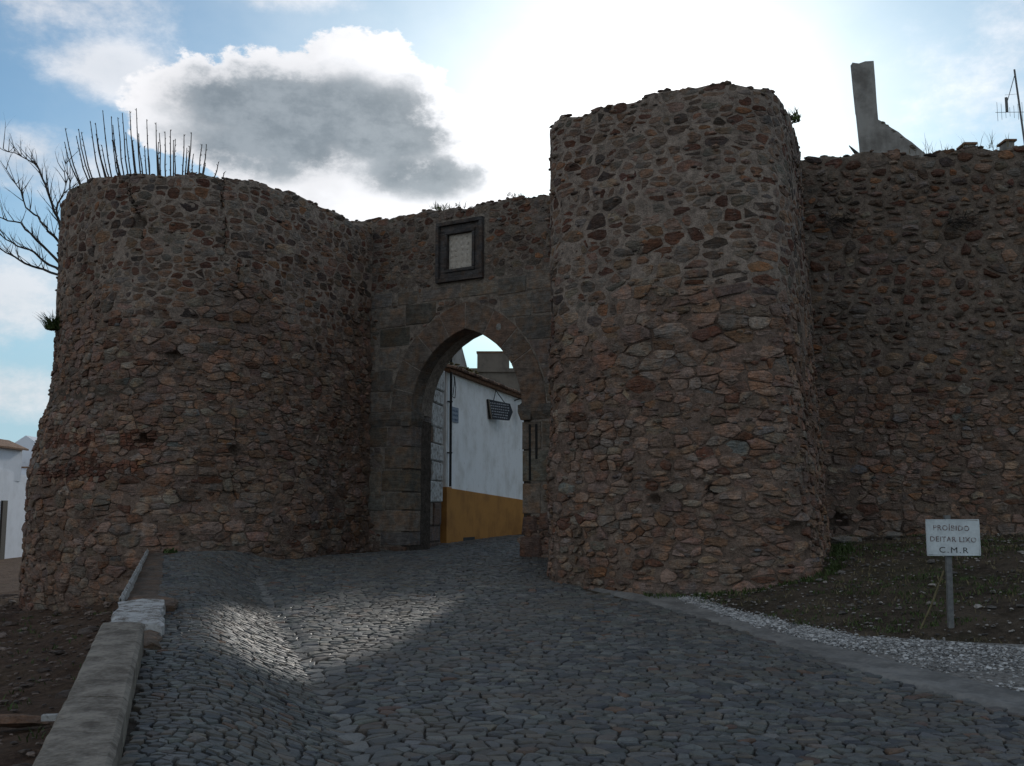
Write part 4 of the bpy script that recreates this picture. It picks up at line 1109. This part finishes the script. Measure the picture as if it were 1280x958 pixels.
while y < 33:
    h = random.uniform(.09, .155); xl, xr = road_edges(y); x = xl-.1
    while x < xr+.1:
        w = random.choice((random.uniform(.07, .13), random.uniform(.11, .20))); q = random.random()
        yy = y+mnoise.noise((x*.5, y*.4, 7))*.22
        gx = float(np.interp(yy, GY, GX))
        if x < gx-.1 and yy < 19.5:
            w = random.uniform(.065, .135)
            seeds.append((x+w/2, yy+random.uniform(-.01, .01)-h*.25, random.uniform(0, .001))); seeds.append((x+w/2+random.uniform(-.03, .03), yy+h*.27, random.uniform(0, .001))); x += w; continue
        if abs(x+w/2-gx) < .14 and yy < 18.4: x += w; continue
        if q < .08: seeds += [(x+w/2, yy+h*.28, 0), (x+w/2+.02, yy-h*.26, 0)]
        else: seeds.append((x+w/2, yy+random.uniform(-.06, .06), random.uniform(-.001, .003)))
        x += w
    y += h
ng = len(seeds); y = 4.0
while y < 18.3:       # one long line of slabs marks the gutter
    gx = float(np.interp(y, GY, GX)); seeds.append((gx, y, .002)); y += random.uniform(.20, .34)
for s_ in seeds:
    xl, xr = road_edges(s_[1]); ins = xl-.0 < s_[0] < xr+.03
    gaps.append((.009 if len(gaps) >= ng else random.choice((.003, .005, .007, .011))) if ins else None)
cells = power_cells(seeds, gaps, clip_r=.4, vs=1.15)
cob = []
for si, (s_, pl) in enumerate(zip(seeds, cells)):
    if pl is None or area(pl) < .0016: continue
    pl = roughen(pl, .12, .006, 9, warp=.8)
    v, f = stone_shape(pl, .03, .006, random.uniform(.016, .030), random.uniform(.08, .2), .002, .075)
    z = H(v[:, 0], v[:, 1])
    lowx = float(np.interp(s_[1], GY, GX))-s_[0]
    W = np.stack([v[:, 0], v[:, 1], z+v[:, 2]], 1); c = W.mean(axis=0); px, py, w = project(c)
    vis = area(pl)*(EYE-c[2])/w**3 if (0 < px < 1280 and py < 965) else 0
    gt_ = random.uniform(.85, 1.15); cob.append((vis, W, f, (.165*gt_, .162*gt_, .148*gt_) if si >= ng else pick_tint(PALC)))
cob.sort(key=lambda q: -q[0]); rest = MB()
for i, (vis, W, f, tn) in enumerate(cob):
    if i < 300: mesh_obj('cobblestone', W, f, M['cobble'], rd, tn)
    else: rest.add(W, f, tn)
rest.build('cobbles', M['cobble'], rd, kind='stuff')

# concrete gutter strip
V = []; yy = np.arange(3, 17.6, .2); N = 8
for y in yy:
    a = float(np.interp(y, EYY, EXX)); b = float(np.interp(y, E2Y, E2X))
    for i in range(N+1):
        x = a+(b-a)*i/N; V.append((x, y, float(H(x, y))+.030+mnoise.noise((x*3, y*3, 2))*.008-.02*(abs(i-N/2) < 1)-.06*(i in (0, N))))
Fc = [(j*(N+1)+i, j*(N+1)+i+1, (j+1)*(N+1)+i+1, (j+1)*(N+1)+i) for j in range(len(yy)-1) for i in range(N)]
mesh_obj('gutter_strip', V, Fc, M['concrete'], kind='structure', smooth=True)
# gravel verge
V = []
for y in yy:
    a = float(np.interp(y, E2Y, E2X)); b = float(np.interp(y, E3Y, E3X))+.05
    for i in range(N+1):
        x = a-.10+(b-a+.10)*i/N; V.append((x, y, float(H(x, y))+.020+mnoise.noise((x*4, y*4, 2))*.012))
mesh_obj('gravel_verge', V, Fc, M['gravel'], kind='structure', smooth=True)
gv = MB(); random.seed(8); np.random.seed(8)
for _ in range(22000):
    y = 7.2+9.6*random.random()**1.15; a = float(np.interp(y, E2Y, E2X)); b = float(np.interp(y, E3Y, E3X))
    q = random.random(); x = a+(b-a)*q+random.gauss(0, .07)
    if mnoise.noise((x*.9, y*.9, 4)) < -.22 and random.random() < .8: continue
    s_ = random.uniform(.006, .017) if random.random() < .96 else random.uniform(.02, .032); k_ = random.choice((.18, .25, .32, .42, .5, .12))
    rock(gv, (x, y, float(H(x, y))+.026), (s_*1.3, s_, s_*.6), None, (k_, k_*.98, k_*.94))
gv.build('gravel', M['tinted'], kind='stuff')
tag(bpy.data.objects['gravel'], 'pale crushed gravel along the edge of the cobbled road', 'gravel')

# loose stones on the two banks
ls = MB()
for _ in range(3200):
    y = random.uniform(8, 19); e3 = float(np.interp(y, E3Y, E3X)); x = e3+random.random()**1.3*7
    if y > 19.6-.22*(x-5.3): continue
    s_ = random.uniform(.008, .022) if random.random() < .97 else random.uniform(.03, .06); k_ = random.choice((.08, .12, .16, .2, .35))
    rock(ls, (x, y, float(H(x, y))+.02+rough_h(x, y)), (s_*1.4, s_, s_*.6), None, (k_, k_*.9, k_*.8))
for _ in range(1500):
    y = random.uniform(6.5, 26); x = float(xpar(y))-random.random()**1.2*5
    s_ = random.uniform(.01, .035) if random.random() < .94 else random.uniform(.05, .11); k_ = random.choice((.06, .09, .12, .17))
    rock(ls, (x, y, float(H(x, y))+.02+rough_h(x, y)*1.6), (s_*1.6, s_, s_*.55), None, (k_*1.1, k_*.82, k_*.66))
tag(ls.build('loose_stones', M['tinted'], kind='stuff'), 'loose stones scattered over the earth banks', 'stones')
# fallen stones one can pick out
random.seed(19); np.random.seed(19)
for (px_, D, sz, lb) in ((1052, 18.4, .20, 'pale fallen stone at the foot of the curtain wall beside the tower'), (1015, 17.6, .13, 'small grey stone on the bank just right of the tall tower'), (1110, 18.3, .14, 'grey fallen stone below the curtain wall, between the tower and the sign')):
    x = (px_-640)/1280*D; k = MB(); rock(k, (x, D, float(H(x, D))+.06), (sz*1.6, sz, sz*.6), .1, (.2, .18, .155)); tag(k.build('fallen_stone', M['stone']), lb, 'stone')
for (px_, py_, z_, sz, lb) in ((55, 852, -.05, .26, 'long flat brown stone sticking out of the red bank left of the coping'),):
    k = MB(); x, y = -4.05, 8.6; rock(k, (x, y, float(H(x, y))+.08), (.34, .12, .07), .1, (.17, .12, .09)); tag(k.build('fallen_stone', M['stone']), lb, 'stone')
k = MB(); k.box((-3.55, 8.35, float(H(-3.55, 8.35))+.10), (.30, .07, .045), .15, (.5, .5, .5)); tag(k.build('marble_chip', M['white_paint']), 'thin white stone splinter resting against the left side of the coping', 'stone')

# ------------------------------------------------------------------ parapet with its coping
par = empty('parapet_wall', (-2.6, 6, 0), 'low parapet with a worn grey coping along the left side of the cobbles', 'parapet')
def strip_block(name, y0, y1, xo0, xo1, zb, z0_, z1_, mt, parent, n=10, rag=.012, seg_tint=(.2, .2, .2)):
    """block that follows the parapet line; xo = offsets right of the line"""
    V = []; f = []
    for i in range(n+1):
        y = y0+(y1-y0)*i/n; x = float(xpar(y)); zt = z0_+(z1_-z0_)*i/n; j = lambda: random.uniform(-rag, rag); zb_ = zt-.15 if zb == 'low' else zb
        V += [(x+xo0+j(), y, zb_), (x+xo1+j(), y, zb_), (x+xo1+j(), y, zt-.025), (x+xo1-.03+j(), y, zt+j()*.5), (x+(xo0+xo1)/2, y, zt+.008+j()*.6), (x+xo0+.02+j(), y, zt+j()*.5), (x+xo0+j(), y, zt-.02)]
    m = 7
    for i in range(n):
        for q in range(m): f.append((i*m+q, i*m+(q+1) % m, (i+1)*m+(q+1) % m, (i+1)*m+q))
    f.append(tuple(reversed(range(m)))); f.append(tuple(n*m+q for q in range(m)))
    return mesh_obj(name, V, f, M[mt], parent, seg_tint)
random.seed(71)
strip_block('coping', 2.2, 6.28, .0, .375, -.2, .33, .502, 'coping', par, 40, .003)
strip_block('coping', 6.29, 8.8, .004, .372, -.2, .503, .675, 'coping', par, 30, .003)
strip_block('wall', 8.75, 12.1, .03, .33, -1.2, .45, .52, 'mortar', par, 8, .03, (.10, .075, .06))
strip_block('wall', 2.2, 8.75, .03, .33, -1.2, .2, .4, 'mortar', par, 10, .03, (.10, .075, .06))
# broken whitewashed stub and low kerb edge continuing to the tower
strip_block('whitewashed_block', 9.55, 11.35, .01, .50, -.1, .575, .64, 'white_paint', par, 9, .035)
strip_block('whitewashed_block', 8.86, 9.56, .01, .27, -.1, .55, .572, 'white_paint', par, 5, .03)
strip_block('broken_block', 8.85, 9.54, .29, .50, -.1, .49, .52, 'stone', par, 4, .03, (.16, .12, .09))
strip_block('broken_block', 11.4, 12.1, .08, .62, -.1, .60, .62, 'stone', par, 4, .05, (.15, .115, .09))
strip_block('kerb_edge', 11.37, 19.7, -.01, .035, 'low', .665, .90, 'white_paint', par, 40, .010)
strip_block('footing', 12.1, 19.7, .003, .40, -1.2, .545, .832, 'stone', par, 30, .03, (.13, .105, .085))
# flat bedding slabs beside the stub
for (x, y, w, d_, z_, tn) in ((-2.82, 9.6, .42, .55, .004, (.15, .12, .095)), (-3.35, 11.2, .55, .8, .006, (.14, .115, .095)), (-4.1, 13.4, .6, .9, .004, (.14, .115, .095))):
    V = []; n = 9
    ol = [(x+w/2*math.cos(a)*random.uniform(.85, 1.15), y+d_/2*math.sin(a)*random.uniform(.85, 1.15)) for a in np.linspace(0, 2*math.pi, n+1)[:-1]]
    V = [(a, b, float(H(a, b))-.02) for a, b in ol]+[(a, b, float(H(a, b))+z_+.02) for a, b in ol]
    mesh_obj('bedding_slab', V, [(i, (i+1) % n, n+(i+1) % n, n+i) for i in range(n)]+[tuple(range(n, 2*n))], M['stone'], par, tn)

# ------------------------------------------------------------------ the small sign
sg = empty('warning_sign', (5.02, 12, float(H(5.02, 12))), 'small white board on a wooden post, lettered PROIBIDO DEITAR LIXO in faded paint', 'sign')
zb = float(H(5.02, 12))-.15
k = MB(); k.box((5.055, 12.03, (zb+1.56)/2), (.062, .045, 1.56-zb), 0, (.2, .2, .2)); po = k.build('post', M['metal'], sg)
po.rotation_euler = (0, R(1.0), 0)
k = MB(); k.box((5.105, 11.985, 1.305), (.60, .018, .40)); bo = k.build('board', M['sign_white'], sg)
k = MB()
for (cx, cz, w, h) in ((5.105, 1.508, .612, .01), (5.105, 1.102, .612, .01), (4.802, 1.305, .01, .392), (5.408, 1.305, .01, .392)): k.box((cx, 11.983, cz), (w, .024, h))
k.build('edge_frame', M['sign_white'], sg)
m_, t_, b_ = mat('faded_lettering', .8); wr = t_.noise(geo_pos(t_), 55, 3, .6)
t_.l.new(t_.mix(t_.ss(wr, .50, .62), (.17, .12, .115), (.50, .50, .49)), b_.inputs['Base Color']); M['faded'] = m_
def lettering(txt, x, z, size, mt, parent, y=11.9745, ext=.0008, sx=1.0):
    cu = bpy.data.curves.new('lettering', 'FONT'); cu.body = txt; cu.size = size; cu.align_x = 'CENTER'; cu.extrude = ext; cu.offset = size*(-.004 if mt == 'black' else .014)
    cu.resolution_u = 3; cu.space_character = 1.25 if mt == 'black' else 1.12
    tmp = bpy.data.objects.new('tmp', cu); col.objects.link(tmp); bpy.context.view_layer.update()
    me = bpy.data.meshes.new_from_object(tmp.evaluated_get(bpy.context.evaluated_depsgraph_get())); bpy.data.objects.remove(tmp)
    me.materials.clear(); me.materials.append(M[mt]); me.name = 'lettering'
    o = bpy.data.objects.new('lettering', me); col.objects.link(o); o.parent = parent
    o.location = Vector((x, y, z))-wloc(parent); o.rotation_euler = (R(90), R(1.5), 0); o.scale = (sx, 1, 1)
lettering('PRO\u00cdBIDO', 5.085, 1.385, .085, 'faded', sg)
lettering('DEITAR LIXO', 5.10, 1.255, .083, 'faded', sg)
lettering('C.M.R', 5.10, 1.130, .094, 'black', sg, sx=1.2)
for o in (bo,): o.rotation_euler = (0, R(1.5), 0)
k = MB(); k.tube([(4.72, 12.1, float(H(4.72, 12.1))-.02), (4.86, 12.07, .55), (5.0, 12.04, .92)], .011, 5, (.2, .16, .1)); tag(k.build('dead_stick', M['dry']), 'thin dry stalk leaning against the sign post', 'stick')

# ------------------------------------------------------------------ weeds and grass
def blades(mb, c, n, r, h, lean=.5, w=.012, tint=(.1, .1, .1)):
    for _ in range(n):
        a = random.uniform(0, 6.28); q = r*math.sqrt(random.random()); x, y = c[0]+q*math.cos(a), c[1]+q*math.sin(a); hh = h*random.uniform(.4, 1.1)
        b = random.uniform(0, 6.28); lx, ly = math.cos(b)*lean*hh, math.sin(b)*lean*hh; ww = w*random.uniform(.6, 1.4); ux, uy = -math.sin(b)*ww, math.cos(b)*ww
        z = c[2]
        mb.add([(x-ux, y-uy, z), (x+ux, y+uy, z), (x+lx*.4+ux*.8, y+ly*.4+uy*.8, z+hh*.6), (x+lx*.4-ux*.8, y+ly*.4-uy*.8, z+hh*.6), (x+lx, y+ly, z+hh)], [(0, 1, 2, 3), (3, 2, 4)], tint)
random.seed(91)
gr = MB()
for _ in range(2000):
    y = random.uniform(12, 19.3); e3 = float(np.interp(y, E3Y, E3X)); x = e3+random.random()*7
    if y > 19.4-.22*(x-5.3) or mnoise.noise((x*.8, y*.8, 3)) < -.08: continue
    blades(gr, (x, y, float(H(x, y))), random.randint(4, 10), .10, .06, .8, .006)
for _ in range(160):
    u = random.uniform(R_C-1.5, SR.L-.6); p = SR.pt(u, .4, random.uniform(.05, .3)); blades(gr, (p[0], p[1], float(H(p[0], p[1]))), 12, .1, .09, .7, .008)
for _ in range(90):
    y = random.uniform(8, 20); x = float(xpar(y))-random.random()*3; blades(gr, (x, y, float(H(x, y))), 8, .12, .07, .8, .007)
dg = MB()
for _ in range(1300):
    y = random.uniform(11.5, 19.3); e3 = float(np.interp(y, E3Y, E3X)); x = e3+random.random()*7
    if y > 19.4-.22*(x-5.3) or mnoise.noise((x*.9, y*.9, 13)) < -.1: continue
    blades(dg, (x, y, float(H(x, y))), random.randint(3, 8), .10, .07, .9, .005)
tag(dg.build('dry_grass', M['dry'], kind='stuff'), 'thin dry grass on the earth bank below the curtain wall', 'grass')
tag(gr.build('grass', M['leaf'], kind='stuff'), 'sparse short grass on the banks and along the foot of the tower', 'grass')
def weed(pos, n, r, h, label, mt='leaf', lean=.6, w=.012):
    k = MB(); blades(k, pos, n, r, h, lean, w); o = k.build('weed', M[mt]); tag(o, label, 'weed', None); return o
def onto(S, px, py, d=.03):
    u, z = locate(S, px, py); return S.pt(u, z, d)
p = onto(SR, 992, 152, .0); weed(p, 60, .12, .22, 'green weed tuft growing from the top right rim of the tall tower', lean=1.0)
p = onto(SL, 72, 412, .05); weed(p, 220, .20, .36, 'bushy green weed growing out of the left flank of the cracked tower', lean=1.1)
p = onto(SL, 215, 505, .03)
x, y = -6.45, 19.55; weed((x, y, float(H(x, y))+.02), 50, .13, .11, 'small green weed at the foot of the cracked tower beside the road', lean=.9, w=.02)
random.seed(12)
for (t0, t1, lb) in ((1.95, 3.1, 'green weeds sprouting along the wall head above the framed panel'), (4.2, 4.6, 'small weed on the gate wall head near the tall tower')):
    k = MB()
    for _ in range(int((t1-t0)*26)):
        t = random.uniform(t0, t1); q = G(t, ztg(t+.6)+.02, random.uniform(0, .5)); blades(k, q, 5, .05, .17, .7, .009)
    tag(k.build('weed', M['leaf'], kind='stuff'), lb, 'weed')
for (px_, n_, lb) in ((1172, 30, 'dry grass stalks on top of the curtain wall between the gable and the roof slab'), (1228, 34, 'tall dry grass stalks on the curtain wall head beside the roof slabs')):
    k = MB(); u = locate(SC, px_, 190)[0]
    for _ in range(n_):
        q = SC.pt(u+random.gauss(0, .35), ztc(u)+.02, -random.uniform(.1, .5)); blades(k, q, 2, .03, .38 if random.random() < .3 else .16, .5, .005)
    tag(k.build('weed', M['dry'], kind='stuff'), lb, 'weed')
k = MB(); u = locate(SC, 1068, 190)[0]; q = SC.pt(u, 8.55, -.3); k.tube([tuple(q+np.array([.22, 0, 0])), tuple(q+np.array([-.05, 0, .3]))], [.07, .01], 5); tag(k.build('wood_splinter', M['dark_wood']), 'dark pointed splinter leaning out of the wall head at the foot of the white gable', 'splinter')
# dark dead bushes hanging on the curtain wall
for (px_, py_, lb) in ((1200, 275, 'dead grey bush hanging from the curtain wall, upper right'), (1045, 275, 'dead bush on the curtain wall close to the tall tower')):
    k = MB(); p = onto(SC, px_, py_, .04)
    for _ in range(90):
        a = random.uniform(0, 6.28); b = random.uniform(-1, .5); l_ = random.uniform(.1, .32); q0 = p+np.array([random.uniform(-.25, .25), 0, random.uniform(-.08, .08)])
        k.tube([tuple(q0), tuple(q0+np.array([math.cos(a)*l_, -abs(math.sin(a))*l_*.6, b*l_]))], .004, 3, cap=False)
    tag(k.build('dead_bush', M['bark']), lb, 'bush')

# ------------------------------------------------------------------ trees behind the left tower
def branch(mb, p, d, L, r, depth, up=.25, spread=.6):
    pts = [p]; rs = [r]; n = max(3, int(L/.16)); q = Vector(p); dd = Vector(d).normalized()
    for i in range(n):
        dd = (dd+Vector((random.gauss(0, .09), random.gauss(0, .09), random.gauss(0, .09)+up*.10))).normalized()
        q = q+dd*(L/n); pts.append(q.copy()); rs.append(r*(1-.72*(i+1)/n))
        if depth > 0 and i > 0 and random.random() < .62:
            s_ = dd.cross(Vector((random.gauss(0, 1), random.gauss(0, 1), random.gauss(0, 1)))).normalized()
            nd = (dd+s_*spread+Vector((0, 0, up*1.1))).normalized()
            branch(mb, q.copy(), nd, L*random.uniform(.28, .55), rs[-1]*.62, depth-1, up, spread)
    mb.tube(pts, rs, 5 if r > .03 else 4, cap=False)
def at(px, py, D):
    c, s_ = math.cos(PITCH), math.sin(PITCH); a = (px-640)/F_PX; b = (479-py)/F_PX; y = c-s_*b; return Vector((a*D/y, D, EYE+(s_+c*b)*D/y))
tr = empty('bare_tree', (-12.2, 28.2, -.5), 'leafless spreading tree behind the left side of the cracked tower', 'tree')
k = MB(); base = Vector((-12.0, 28.6, -.6)); fork = at(96, 350, 28.2)
k.tube([base, base.lerp(fork, .4)+Vector((.1, 0, 0)), fork], [.26, .2, .15], 8); k.build('trunk', M['bark'], tr)
random.seed(29)
limbs = [[(96, 350), (72, 344), (47, 335), (25, 326), (7, 315), (-14, 300), (-40, 286)], [(92, 345), (58, 312), (42, 297), (25, 280), (5, 274), (-20, 268)], [(92, 340), (72, 302), (57, 284), (47, 272), (32, 258), (26, 240), (8, 212)], [(90, 330), (72, 272), (62, 246), (55, 226), (45, 205), (26, 196), (4, 186)], [(92, 325), (82, 260), (88, 232), (84, 212)], [(96, 350), (60, 330), (45, 316), (22, 308), (2, 296), (-10, 280)], [(90, 340), (76, 290), (70, 262), (78, 240), (82, 205)]]
for li in limbs:
    k = MB(); pts = [at(x, y, 28.2+random.uniform(-.4, .4)) for x, y in li]; pts[0] = fork
    fine = []
    for i in range(len(pts)-1):
        for j in range(3): fine.append(pts[i].lerp(pts[i+1], j/3)+Vector((random.gauss(0, .02), random.gauss(0, .03), random.gauss(0, .02))))
    fine.append(pts[-1]); n = len(fine); rs = [.045*(1-.84*i/n) for i in range(n)]
    k.tube(fine, rs, 6, cap=False)
    for i in range(4, n):
        for _ in range(3):
            if random.random() < .66:
                dd = (fine[i]-fine[i-1]).normalized(); s_ = Vector((random.uniform(-.7, .7), random.gauss(0, .4), random.uniform(.1, 1.0)))
                branch(k, fine[i], dd*.7+s_, random.uniform(.3, .85), .013, 2, .5, .6)
    k.build('branch', M['bark'], tr)
pt_ = empty('pollarded_tree', (-9.4, 27.9, -.3), 'pollarded tree whose straight upright shoots stand over the cracked tower', 'tree')
k = MB(); hd = Vector((-9.6, 28.0, 7.6)); k.tube([(-9.4, 28.2, -.5), (-9.5, 28.1, 4), hd], [.3, .26, .3], 9); k.build('trunk', M['bark'], pt_)
tops = [(325, 240), (322, 310), (380, 280), (392, 245), (405, 260), (450, 205), (476, 215), (487, 295), (507, 325), (512, 152), (555, 182), (563, 225), (587, 187), (610, 165), (628, 262), (648, 155), (680, 142), (692, 268), (732, 197), (742, 380), (778, 213), (795, 265), (823, 258), (850, 248), (865, 300), (875, 295), (918, 272), (932, 340), (955, 262), (965, 370), (1008, 322), (1030, 322), (1025, 415), (1090, 410), (1120, 460), (575, 330), (660, 300), (480, 270), (560, 300), (790, 310), (720, 330), (945, 330)]
ends = set()
arms = MB()
for i in range(6):
    x = 410+(i*120); b_ = at(x/3.99+2, 100+520/3.99+10, 27.6); arms.tube([hd, hd.lerp(b_, .5)+Vector((0, 0, -.2)), b_+Vector((0, 0, -.3))], [.16, .12, .10], 7)
arms.build('limb', M['bark'], pt_)
for (x, y) in tops:
    D = 27.6+random.uniform(-.5, .5); bx_ = 410+(x-325)*.84; t_ = at(x/3.99, 100+y/3.99, D); b_ = at(bx_/3.99, 100+520/3.99+6, D); m1 = b_.lerp(t_, .4)+Vector(((b_.x-t_.x)*-.10, 0, 0))
    m2 = b_.lerp(t_, .7)+Vector(((b_.x-t_.x)*-.08, 0, 0))
    k = MB(); jj = lambda: Vector((random.gauss(0, .012), 0, random.gauss(0, .01))); k.tube([b_, m1+jj(), m2+jj(), t_], [.024, .019, .015, .010], 5)
    for q in np.linspace(.3, .97, 7):
        c = b_.lerp(t_, q); c = c+Vector(((b_.x-t_.x)*-.10*4*q*(1-q), 0, 0)); k.tube([c, c+Vector((random.uniform(-.05, .05), 0, .05))], [.012, .004], 3, cap=False)
    k.build('shoot', M['bark'], pt_)
